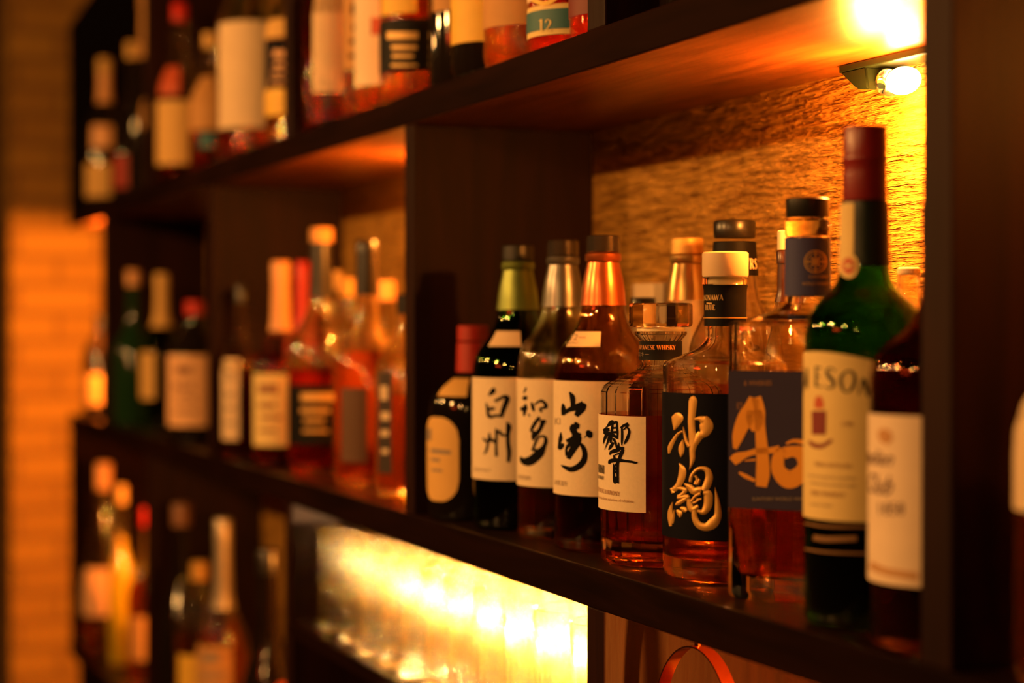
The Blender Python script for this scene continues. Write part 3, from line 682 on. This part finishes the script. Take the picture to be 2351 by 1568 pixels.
disc(bm, b, 1948, 612, 23, b.fmap(off=.0024)); sl = link('neck_seal', bm, YELLOWP, b.root)
bm = bmesh.new(); disc(bm, b, 1947, 612, 15, b.fmap(off=.0029)); link('seal_centre', bm, plain('orange_red_ink', (0.55, 0.08, 0.02), 0.6), sl)
ink('lettering', sl, YELLOWP, ([[(1936, 606, 4), (1958, 616, 4)], [(1938, 618, 4), (1956, 606, 4)]], b.fmap(off=.0032)), cross=2, step=4)
R8 = 137 * b.k
# the label's top edge bows: higher at the middle of the label
bm = bmesh.new(); wrap_patch(bm, lambda q: R8, b.az(-128), b.az(26), hgt(1186, z8) - ZM, hgt(840, z8) - ZM, arch=0.0095, nz=12)
la = link('label', bm, YELLOWP, b.root)
JAM = [[(125,155,16),(125,335,22)], [(118,165,12),(172,172,14)], [(125,240,10),(160,246,10)], [(118,326,12),(178,334,14)],
 [(290,200,14),(250,172,14),(218,195,22),(232,240,34),(272,290,34),(270,330,24),(235,346,16),(203,330,14)], [(395,195,14),(345,240,24),(338,300,30),(358,360,22),(395,378,14),(440,338,28),(458,270,30),(437,210,24),(395,195,14)],
 [(488,400,14),(530,258,18)], [(532,260,24),(552,330,36),(575,420,28)], [(576,424,14),(602,282,14)]]
f8 = b.fmap(ox=1840, oy=800, sc=3.733)
ink('lettering', la, plain('dark_olive_ink', (0.03, 0.025, 0.01), 0.6), (JAM, f8), (serif('M', 1814, 893, 47, .82) + serif('A', 1778, 903, 47, .9) + serif('J', 1754, 914, 47), b.wmap(1873, 890)), cross=3, step=8)
ink('crest', la, plain('maroon_ink', (0.20, 0.008, 0.006), 0.6), ([[(150,540,125),(150,745,118)], [(65,800,24),(110,835,40),(180,840,36),(262,790,26)]], f8), cross=6, step=8)
ink('crest', la, plain('orange_red_ink', (0.55, 0.08, 0.02), 0.6), ([[(145,415,40),(150,470,80),(150,520,70)]], f8), cross=6, step=8)
bm = bmesh.new()
font_mesh(bm, '1780', f8, 335, 672, 38); font_mesh(bm, 'TRIPLE DISTILLED', b.wmap(1958, 1066), 1958, 1066, 9, right=True, bold=.01); font_mesh(bm, 'IRISH WHISKEY', b.wmap(1944, 1132), 1944, 1132, 10, right=True, bold=.01)
link('lettering', bm, BROWN_INK, la, smooth=False)
bm = bmesh.new()
for y, tx_ in ((1092, 'matured in oak casks for smoothness'), (1108, 'established since seventeen eighty'), (1156, 'product of ireland')): font_mesh(bm, tx_, b.wmap(1968 if y < 1150 else 1914, y), 1968 if y < 1150 else 1914, y, 6.5, right=True)
link('small_print', bm, GREY_INK, la, smooth=False)
ink('lower_band', b.root, plain('bronze_ink', (0.25, 0.12, 0.04), 0.5), ([[(1848, 1203, 5), (1900, 1211, 5), (1990, 1212, 5)], [(1848, 1262, 5), (1900, 1270, 5), (1990, 1273, 5)], [(1868, 1236, 12), (1900, 1240, 12), (1968, 1238, 12)]], b.fmap()), cross=3, step=5)

# 9  pale label bottle at the right upright
z9 = 1.125; base9 = HY + .2 * F / z9
pr = soften([(560, 32), (640, 33), (700, 37), (745, 60), (790, 118), (825, 146), (870, 152)], 1) + [(1000, 152), (base9 - 16, 152), (base9 - 5, 144)]
b = Bottle('whisky_bottle', 'dark amber bottle with a pale script label half hidden by the right upright', 2150, z9, ZM, pr, G1, glass('dark_brown_glass', (0.30, 0.09, 0.03), clear=0.15), level=905, liquid=glass('dark_red_whisky', (0.45, 0.05, 0.015), ior=1.36, clear=.25), seg=64)
b.lathe_part('cap', [(470, 31), (474, 34), (565, 34)], M_BLACK)
la = b.patch('label', -86, 50, 950, 1332, plain('pale_pink_paper', (0.84, 0.66, 0.48), 0.7))
f9 = b.fmap(ox=1980, oy=780, sc=2.18)
bm = bmesh.new()
font_mesh(bm, 'Canadian', b.wmap(1996, 1068), 1950, 1064, 34, shear=.5, squeeze=1.0, bold=.006); font_mesh(bm, 'Club', b.wmap(1999, 1125), 2005, 1130, 44, shear=.5, squeeze=.9, bold=.006); font_mesh(bm, '1858', f9, 70, 880, 62, squeeze=.8)
link('lettering', bm, plain('plum_ink', (0.07, 0.012, 0.010), 0.7, spec=0.1), la, smooth=False)
ink('emblem', la, plain('tan_ink', (0.55, 0.28, 0.10), 0.6), ([[(95,450,30),(110,480,70),(130,490,75),(150,490,30)]], f9), cross=4)
ink('label_band', la, plain('tan_ink', (0.55, 0.28, 0.10), 0.6), ([[(40,1130,36),(120,1165,36),(280,1190,36)]], f9), cross=4)

# back row of the right-hand compartment
b = Bottle('whisky_bottle', 'black-capped bottle with white letters on its neck band, back row', 1686, 1.587, ZM, soften([(560, 44), (650, 50), (700, 60), (770, 96), (800, 104)], 1) + [(1150, 104), (1258, 100)], G1, CLEAR_SOFT, level=880, liquid=AMBER)
b.lathe_part('cap', [(508, 45), (512, 48), (544, 48), (548, 46)], M_BLACK)
nl = b.lathe_part('neck_band', [(556, 47), (558, 49), (580, 50), (634, 55)], BLACKP)
bb = Bottle.__new__(Bottle); bb.__dict__.update(b.__dict__)
ink('lettering', nl, M_PAPER_W, (serif('WRS', 1736, 620, 24, .8, right=True), b.wmap(1735, 620, R=.0212, off=.0006)), cross=2, step=4)
b = Bottle('whisky_bottle', 'slim bottle with a pale cap and dark neck behind the square bottle', 1802, 1.50, ZM, soften([(600, 15), (700, 17), (760, 60), (800, 80)], 1) + [(1150, 80), (1288, 77)], G1, CLEAR_SOFT, level=880, liquid=AMBER)
b.lathe_part('cap', [(530, 15), (533, 18), (575, 18)], plain('cream_plastic', (0.80, 0.66, 0.42), 0.5))
b.sleeve('neck_sleeve', 603, 695, plain('dark_brown_foil', (0.05, 0.015, 0.008), 0.3))
b.lathe_part('collar', [(577, 18), (580, 20), (606, 19)], plain('dark_brown_foil', (0.05, 0.015, 0.008), 0.3))
b = Bottle('whisky_bottle', 'short bottle with a flat black cap behind the glass stopper', 1476, 1.75, ZM, soften([(705, 26), (740, 30), (770, 50), (800, 57)], 1) + [(1100, 57), (1215, 55)], G1, CLEAR_SOFT, level=900, liquid=AMBER)
b.lathe_part('cap', [(684, 27), (687, 29), (708, 29)], M_BLACK)
b = Bottle('whisky_bottle', 'clear bottle glinting between the green bottle and the right upright', 2086, 1.3805, ZM, soften([(628, 26), (680, 28), (720, 40), (760, 66), (790, 73)], 1) + [(1150, 73), (1340, 70)], G1, CLEAR_SOFT, level=800, liquid=AMBER)
b.lathe_part('cap', [(615, 22), (618, 26), (632, 26)], plain('cream_plastic', (0.80, 0.66, 0.42), 0.5))
ca = thing('block', 'low cream carton against the back panel behind the black flat cap', 'box', (-1.595, 0.820, ZM + .0004))  # plain cream block in the gap behind the bottles
bm = bmesh.new(); box(bm, -0.065, 0.065, -0.009, 0.0105, 0, 0.238, bev=0.001); link('block_body', bm, M_PAPER_W, ca, smooth=False)

# ------------------------------------------------------------------ blurred bottles in the other compartments
KIND = {'round': [(0, .30), (.10, .31), (.20, .34), (.27, .42), (.34, .70), (.40, .92), (.46, 1.0), (.95, 1.0), (.99, .95)],
        'long': [(0, .30), (.15, .33), (.28, .36), (.34, .50), (.42, .85), (.50, 1.0), (.95, 1.0), (.99, .95)],
        'squat': [(0, .32), (.10, .34), (.18, .50), (.26, .84), (.34, 1.0), (.95, 1.0), (.99, .95)],
        'wine': [(0, .36), (.12, .37), (.28, .40), (.38, .66), (.48, .95), (.54, 1.0), (.96, 1.0), (.99, .95)],
        'cone': [(0, .30), (.12, .34), (.30, .55), (.55, .9), (.65, 1.0), (.95, 1.0), (.99, .95)]}
def bot(label, cx, Y, shelf, r, h, kind, gl, liq, cap, group, level=.45, labels=(), sleeve=None, name='bottle', capl=.10, xy=None):
    """cx in px (or xy in metres), r and h in metres; labels: (deg0, deg1, bottom, top as shares of h, material, ink)"""
    if xy:
        # px of a place on the floor plan
        z = -xy[0] * CT + xy[1] * ST; cx = CX + F * (xy[0] * ST + xy[1] * CT) / z
    else: z = dist(cx, Y)
    k = z / F; yb = HY + (EYE - shelf) * F / z
    H = h / k; neck0 = yb - H * (1 - capl * .6)
    pr = [(neck0 + (yb - neck0) * u, w * r / k) for u, w in KIND[kind]]
    pr = soften(pr[:-2], 1) + pr[-2:]
    b = Bottle(name, label, cx, z, shelf, pr, group, gl, level=(yb - H * level) if liq else None, liquid=liq, seg=40, base=.008)
    nr = pr[0][1]
    capmat = cap
    b.lathe_part('cap', [(yb - H, nr * 1.05), (yb - H * .995, nr * 1.15), (yb - H * (1 - capl), nr * 1.15)], capmat, seg=32)
    if sleeve: b.sleeve('neck_sleeve', neck0 + (yb - neck0) * .02, neck0 + (yb - neck0) * sleeve[0], sleeve[1])
    for d0, d1, u0, u1, m, inkm in labels:
        la = b.patch('label', d0, d1, yb - H * u1, yb - H * u0, m, na=20)
        if inkm:
            R = r; L = []
            yt, yo = yb - H * u1, yb - H * u0; x0 = cx + r / k * math.sin(math.radians(max(d0, -78))); x1 = cx + r / k * math.sin(math.radians(min(d1, 78)))
            hh = yo - yt; ww = x1 - x0
            for q, wq in ((.22, .14), (.45, .08), (.62, .06), (.80, .05)):
                L.append([(x0 + ww * random.uniform(.12, .25), yt + hh * q, hh * wq), (x0 + ww * random.uniform(.6, .85), yt + hh * q, hh * wq)])
            ink('lettering', la, inkm, (L, b.fmap()), cross=2, step=6)
    return b
BUFF = plain('buff_label', (0.72, 0.42, 0.12), 0.7)
KRAFT = plain('kraft_paper', (0.55, 0.27, 0.08), 0.7)
YEL = plain('yellow_paper', (0.85, 0.50, 0.05), 0.6)
TEAL = plain('teal_paper', (0.03, 0.14, 0.17), 0.6)
REDCAP = plain('bright_red_cap', (0.60, 0.02, 0.01), 0.4)
PEACH = plain('peach_cap', (0.80, 0.38, 0.14), 0.45)
DGLASS = plain('dark_wine_glass', (0.010, 0.006, 0.004), 0.07, vary=0.02)
DGREEN = plain('dark_green_glass', (0.010, 0.035, 0.010), 0.08, vary=0.02)
GB = 'bottles in the middle compartment'
BR = CLEAR_SOFT
bot('bottle with a tall white label standing first in the middle compartment', 555, .662, ZM, .029, .255, 'round', BR, REDLIQ, M_BLACK, GB, .6, [(-80, -8, .10, .57, M_PAPER_W, GREY_INK)])
bot('red bottle with a peach cap and a yellow label in the middle compartment', 645, .672, ZM, .039, .285, 'long', BR, REDLIQ, PEACH, GB, .55, [(-75, 15, .10, .45, YELLOWP, BROWN_INK)], (.30, PEACH))
bot('bottle with a black neck, cream cap band and black label with gold writing', 738, .690, ZM, .045, .325, 'long', BR, REDLIQ, KRAFT, GB, .42, [(-75, 50, .12, .36, BLACKP, GOLD_INK)], (.26, M_BLACK), capl=.06)
bot('golden bottle with black cap and a brown strip label near the upright', 843, .690, ZM, .041, .300, 'long', BR, AMBER_D, M_BLACK, GB, .55, [(-50, 0, .10, .40, plain('brown_paper', (0.12, 0.05, 0.02), 0.6), None)], (.20, M_BLACK), capl=.05)
bot('bottle with vertical pale writing and a low black cap beside the upright', 940, .690, ZM, .040, .232, 'squat', BR, AMBER_D, M_BLACK, GB, .5, [(-62, -30, .12, .62, plain('dark_brown_paper', (0.03, 0.014, 0.008), 0.6), M_PAPER_W)])
bot('slim amber bottle with buff cap in the back of the middle compartment', 775, .787, ZM, .027, .275, 'round', BR, AMBER_D, BUFF, GB, .5)
bot('bottle with a bright red neck sleeve in the back of the middle compartment', 695, .745, ZM, .031, .290, 'long', BR, REDLIQ, REDCAP, GB, .6, [], (.42, REDCAP))
bot('gold-labelled bottle behind the black-labelled one in the middle compartment', 800, .775, ZM, .040, .262, 'squat', BR, AMBER, GOLD, GB, .6, [(-70, 40, .15, .5, YEL, None)])
bot('clear gold bottle at the back near the left upright of the lit compartment', 885, .775, ZM, .040, .255, 'round', BR, AMBER, PEACH, GB, .6, [(-70, 40, .15, .5, KRAFT, None)])
GC = 'bottles in the far left compartment'
bot('dark green bottle with a peach cap in the far left compartment', None, None, ZM, .040, .300, 'long', DGREEN, None, PEACH, GC, xy=(-3.55, .665))
bot('green bottle with a buff neck in the far left compartment', None, None, ZM, .040, .290, 'round', GREEN, None, BUFF, GC, xy=(-3.40, .690), sleeve=(.3, BUFF), labels=[(-80, -20, .2, .5, BUFF, None)])
bot('bottle with a round-topped orange label in the far left compartment', None, None, ZM, .046, .235, 'squat', DGLASS, None, REDCAP, GC, xy=(-3.02, .668), labels=[(-75, 25, .12, .62, plain('orange_pink_paper', (0.85, 0.46, 0.22), 0.7), BROWN_INK)])
bot('tall bottle with orange capsule behind the orange-labelled one', None, None, ZM, .040, .325, 'wine', DGREEN, None, PEACH, GC, xy=(-3.10, .770), sleeve=(.3, PEACH))
bot('green bottle with dark red cap in the back of the far left compartment', None, None, ZM, .040, .310, 'round', DGREEN, None, REDCAP, GC, xy=(-3.26, .770))
bot('dark bottle in front of the lit brick, left of the last upright', None, None, ZM, .038, .215, 'squat', DGLASS, None, M_BLACK, GC, xy=(-3.93, .668), labels=[(-70, 20, .12, .42, KRAFT, None)])
bot('small dark bottle just left of the last upright by the lit brick', None, None, ZM, .036, .250, 'round', DGLASS, None, BUFF, GC, xy=(-3.79, .680))
GD = 'bottles right of the right upright'
bot('bottle with a white label cut off by the right edge of the picture', None, None, ZM, .040, .27, 'round', BR, AMBER_D, M_BLACK, GD, .4, xy=(-.805, .672), labels=[(-86, 20, .36, .68, M_PAPER_W, M_INK)])
# upper tier, second compartment from the right
GU = 'bottles on the upper board'
U = ZU
bot('red bottle with a tall white label standing left end of the upper middle compartment', None, None, U, .037, .30, 'round', BR, REDLIQ, M_BLACK, GU, .6, xy=(-2.228, .668), labels=[(-40, 25, .16, .80, M_PAPER_W, None)])
bot('clear bottle with a dark and gold label next to the tall white label', None, None, U, .037, .30, 'round', BR, AMBER_D, M_BLACK, GU, .6, xy=(-2.128, .69), labels=[(-75, 10, .22, .55, KRAFT, M_INK)])
b = bot('bottle with a cream label with a red stamp on the upper board', None, None, U, .039, .30, 'round', BR, AMBER_D, M_BLACK, GU, .6, xy=(-2.025, .675), labels=[(-80, 20, .11, .62, M_PAPER, None)])
ink('stamp', [o for o in bpy.data.objects if o.get('label','').startswith('bottle with a cream label with a red stamp')][0], plain('orange_red_ink', (0.55, 0.08, 0.02), 0.6), ([[(b.cx - 28, 42, 24), (b.cx - 28, 82, 24)]], b.fmap(off=.0012)), cross=3)
bot('bottle with black label and gold lettering on the upper board', None, None, U, .041, .30, 'squat', BR, AMBER, M_BLACK, GU, .6, xy=(-1.925, .675), labels=[(-85, 20, .12, .31, BLACKP, GOLD_INK), (-70, 0, .33, .55, YEL, None)])
bot('dark red bottle with a small pale label on the upper board', None, None, U, .036, .28, 'round', DGLASS, None, REDCAP, GU, .6, xy=(-1.80, .683), labels=[(-60, -20, .3, .52, KRAFT, None)])
bot('black bottle with a yellow label on the upper board', None, None, U, .040, .28, 'squat', DGLASS, None, M_BLACK, GU, .6, xy=(-1.70, .675), labels=[(-85, 20, .13, .30, YEL, None), (-85, 20, .32, .6, M_PAPER_W, None)])
bot('clear bottle with kraft paper label and glowing amber base on the upper board', None, None, U, .045, .28, 'squat', BR, AMBER, M_BLACK, GU, .6, xy=(-1.604, .677), labels=[(-88, 30, .135, .62, KRAFT, None)])
b = bot('bottle with a teal band and the number twelve on the upper board', None, None, U, .040, .30, 'round', BR, REDLIQ, M_BLACK, GU, .6, xy=(-1.508, .677), labels=[(-88, 30, .052, .142, YELLOWP, None), (-88, 30, .16, .60, M_PAPER_W, None)])
zz = b.z; yb = HY + (EYE - U) * F / zz; Hh = .30 / (zz / F)
tb = b.patch('teal_band', -88, 30, yb - Hh * .127, yb - Hh * .068, TEAL, off=.0009)
ink('lettering', tb, YELLOWP, (serif('12', b.cx - 78, yb - Hh * .08, Hh * .036, 1.2), b.fmap(off=.0016)), cross=2, step=3)
ink('swoosh', b.root, plain('gold_yellow_ink', (0.85, 0.55, 0.08), 0.6), ([[(b.cx - 92, yb - Hh * .175, 9), (b.cx - 55, yb - Hh * .165, 10), (b.cx - 5, yb - Hh * .22, 10)]], b.fmap(off=.0016)), cross=2)
bot('bottle with a dark red label beside the upper upright', None, None, U, .039, .30, 'round', BR, REDLIQ, M_BLACK, GU, .6, xy=(-1.419, .677), labels=[(-88, -20, .07, .60, plain('maroon_paper', (0.16, 0.015, 0.01), 0.6), YELLOWP), (-18, 20, .14, .60, M_PAPER_W, None)])
bot('red bottle right of the upper upright, only its foot in view', None, None, U, .040, .30, 'round', BR, REDLIQ, M_BLACK, GU, .6, xy=(-1.210, .690), labels=[(-88, 20, .10, .60, plain('maroon_paper', (0.16, 0.015, 0.01), 0.6), None)])
bot('dark bottle behind the upper upright right of the teal-banded bottle', None, None, U, .038, .30, 'round', DGLASS, None, M_BLACK, GU, .6, xy=(-1.2965, .70))
# upper tier, further left
GV = 'bottles on the upper board further left'
bot('bottle with a buff label and red neck on the far left upper board', None, None, U, .040, .31, 'round', BR, REDLIQ, REDCAP, GV, .4, xy=(-3.135, .668), labels=[(-80, 30, .10, .45, BUFF, None), (-60, 0, .48, .64, plain('orange_red_ink', (0.55, 0.08, 0.02), 0.6), None)])
bot('small bottle with a buff and teal label on the far left upper board', None, None, U, .036, .24, 'round', BR, REDLIQ, BUFF, GV, .5, xy=(-3.00, .69), labels=[(-70, 20, .32, .70, KRAFT, None), (-30, 10, .2, .3, TEAL, None)])
bot('big bottle with a wide white label on the upper board', None, None, U, .052, .34, 'squat', BR, REDLIQ, PEACH, GV, .5, xy=(-2.68, .682), labels=[(-80, 50, .14, .60, M_PAPER_W, None)])
bot('bottle with an orange, navy and yellow banded label on the upper board', None, None, U, .038, .30, 'round', BR, AMBER_D, M_BLACK, GV, .5, xy=(-2.44, .675), labels=[(-75, 20, .14, .26, YEL, None), (-75, 20, .27, .48, NAVY, PEACH), (-75, 20, .49, .58, BUFF, None)])
bot('dark green bottle on the upper board behind the wide white label', None, None, U, .040, .35, 'wine', DGREEN, None, M_BLACK, GV, xy=(-2.56, .765))
bot('dark bottle between the buff labels on the upper board', None, None, U, .040, .33, 'wine', DGREEN, None, M_BLACK, GV, xy=(-2.86, .755))
GW = 'bottles at the far end of the upper board'
bot('bottle with an orange label at the far end of the upper board', None, None, U, .042, .32, 'round', DGLASS, None, BUFF, GW, xy=(-3.92, .675), labels=[(-70, 15, .08, .30, BUFF, None), (-40, 20, .4, .55, PEACH, None)], sleeve=(.25, PEACH))
bot('dark bottle with a red label at the far end of the upper board', None, None, U, .040, .33, 'long', DGLASS, None, BUFF, GW, xy=(-3.74, .700), labels=[(-70, 15, .1, .3, RED_INK, None)])
bot('tall dark bottle with a brown neck at the far end of the upper board', None, None, U, .040, .42, 'wine', DGLASS, None, KRAFT, GW, xy=(-3.58, .70), sleeve=(.3, KRAFT))
bot('dark bottle with a buff label beside the far upper upright', None, None, U, .040, .30, 'round', DGLASS, None, M_BLACK, GW, xy=(-3.40, .69), labels=[(-70, 15, .4, .6, KRAFT, None)])
# low tier
GX = 'bottles on the low board'
L = 0.70
bot('dark wine bottle with a dull capsule on the low board', None, None, L, .040, .385, 'wine', DGLASS, None, plain('dull_brown_capsule', (0.22, 0.09, 0.04), 0.5), GX, xy=(-3.15, .672), name='wine_bottle')
bot('brown bottle with a silvery neck on the low board', None, None, L, .042, .39, 'long', BR, AMBER_D, plain('silver_capsule', (0.45, 0.38, 0.30), 0.4, 0.6), GX, .6, xy=(-2.84, .672), labels=[(-85, 20, .2, .5, KRAFT, GREY_INK)], sleeve=(.32, plain('silver_capsule', (0.45, 0.38, 0.30), 0.4, 0.6)))
bot('black-necked bottle with an orange side beside the low upright', None, None, L, .040, .375, 'wine', DGLASS, None, M_BLACK, GX, xy=(-2.56, .672), labels=[(20, 75, .25, .5, plain('orange_red_ink', (0.55, 0.08, 0.02), 0.6), None)], name='wine_bottle')
bot('bottle of golden spirit with a yellow label on the low board', None, None, L, .040, .30, 'squat', BR, AMBER, GOLD, GX, .6, xy=(-3.02, .675), labels=[(-60, 40, .2, .5, YEL, None)])
bot('dark bottle at the back of the low board', None, None, L, .040, .36, 'wine', DGLASS, None, M_BLACK, GX, xy=(-2.72, .765), name='wine_bottle')
YLIQ = plain('yellow_liqueur', (0.85, 0.60, 0.02), 0.25)
bot("bottle with big peach cap and pink label at the low board's far end", None, None, L, .046, .40, 'cone', BR, AMBER_D, PEACH, GX, .3, xy=(-3.93, .672), labels=[(-80, 30, .2, .45, plain('orange_pink_paper', (0.85, 0.46, 0.22), 0.7), None)], capl=.14)
bot('tall bottle of bright yellow liqueur at the far end of the low board', None, None, L, .027, .37, 'long', BR, YLIQ, BUFF, GX, .72, xy=(-3.72, .672), labels=[(-80, -20, .6, .75, BUFF, None)])
bot('amber bottle beside the yellow liqueur on the low board', None, None, L, .040, .34, 'round', BR, AMBER_D, REDCAP, GX, .6, xy=(-3.54, .69), labels=[(-60, 30, .15, .4, KRAFT, None)])

# ------------------------------------------------------------------ drinking glasses under the middle board
GLS = glass('tumbler_glass', (0.995, 0.985, 0.96), rough=0.035, clear=0.22)
bm = bmesh.new()
ro, ri, hg = .0335, .0312, .128
flute = lambda t: 1.0 + 0.012 * math.cos(t * 16)
lathe(bm, [(0, .001), (ro * .86, 0), (ro * .90, .002), (ro * .93, .03), (ro * .97, .095)], 64, flute)
lathe(bm, [(ro * .97, .095), (ro, .10), (ro, hg), (ro - .0008, hg + .0008), (ri, hg), (ri * .90, .016), (ri * .80, .013), (0, .012)], 64)
bmesh.ops.remove_doubles(bm, verts=bm.verts[:], dist=1e-6)
gme_o = link('highball_glass', bm, GLS, smooth=True, flat_angle=30)
gme = gme_o.data
first = True; kk = 0
front_words = ['first', 'second', 'third', 'fourth', 'fifth', 'sixth', 'seventh', 'eighth', 'ninth', 'tenth', 'eleventh', 'twelfth']
for row, (yy, xs, wd) in enumerate(((.668, [-2.170 + i * .0755 for i in range(11)], 'front row'), (.752, [-2.205 + i * .0755 for i in range(12)], 'back row'))):
    for i, x in enumerate(xs):
        if x > -1.41: continue
        o = gme_o if first else gme_o.copy()
        if not first: COL.objects.link(o)
        first = False
        o.location = (x + random.uniform(-.003, .003), yy + random.uniform(-.0015, .0015), 1.0164); o.rotation_euler = (0, 0, random.uniform(0, 6))
        o['category'] = 'glass'; o['group'] = 'highball glasses under the middle board'
        o['label'] = 'clear highball glass, %s from the left in the %s under the middle board' % (front_words[i], wd)

# ------------------------------------------------------------------ bar ware bottom right
bk = thing('ice_bucket', 'small copper ice bucket with a hoop handle under the middle board', 'bucket', (-1.245, .665, 1.0163), rz=math.radians(12))
COPPER = plain('copper', (0.72, 0.30, 0.12), 0.16, 1.0)
bm = bmesh.new(); lathe(bm, [(0, 0), (.036, 0), (.040, .004), (.046, .064), (.048, .066), (.0455, .068), (.0435, .064), (.038, .006), (0, .005)], 48); link('bucket_body', bm, COPPER, bk)
bm = bmesh.new(); N = 40; rows = []
for i in range(N + 1):
    t = PI * i / N; c, s_ = math.cos(t), math.sin(t)
    row = []
    for d, w in ((0, -1), (0, 1), (.0012, 1), (.0012, -1)):
        row.append(bm.verts.new(((.0475 + d) * c, w * .0062, .060 + (.074 + d) * s_)))
    rows.append(row)
for A, B in zip(rows, rows[1:]):
    for q in range(4): bm.faces.new((A[q], A[(q + 1) % 4], B[(q + 1) % 4], B[q]))
bm.faces.new(rows[0]); bm.faces.new(rows[-1]); link('handle', bm, COPPER, bk)
bm = bmesh.new(); lathe(bm, [(0, .0), (.0028, 0), (.0028, .005), (.002, .007), (0, .0075)], 16)
for v in bm.verts: v.co.z += .1345
link('rivet', bm, COPPER, bk)
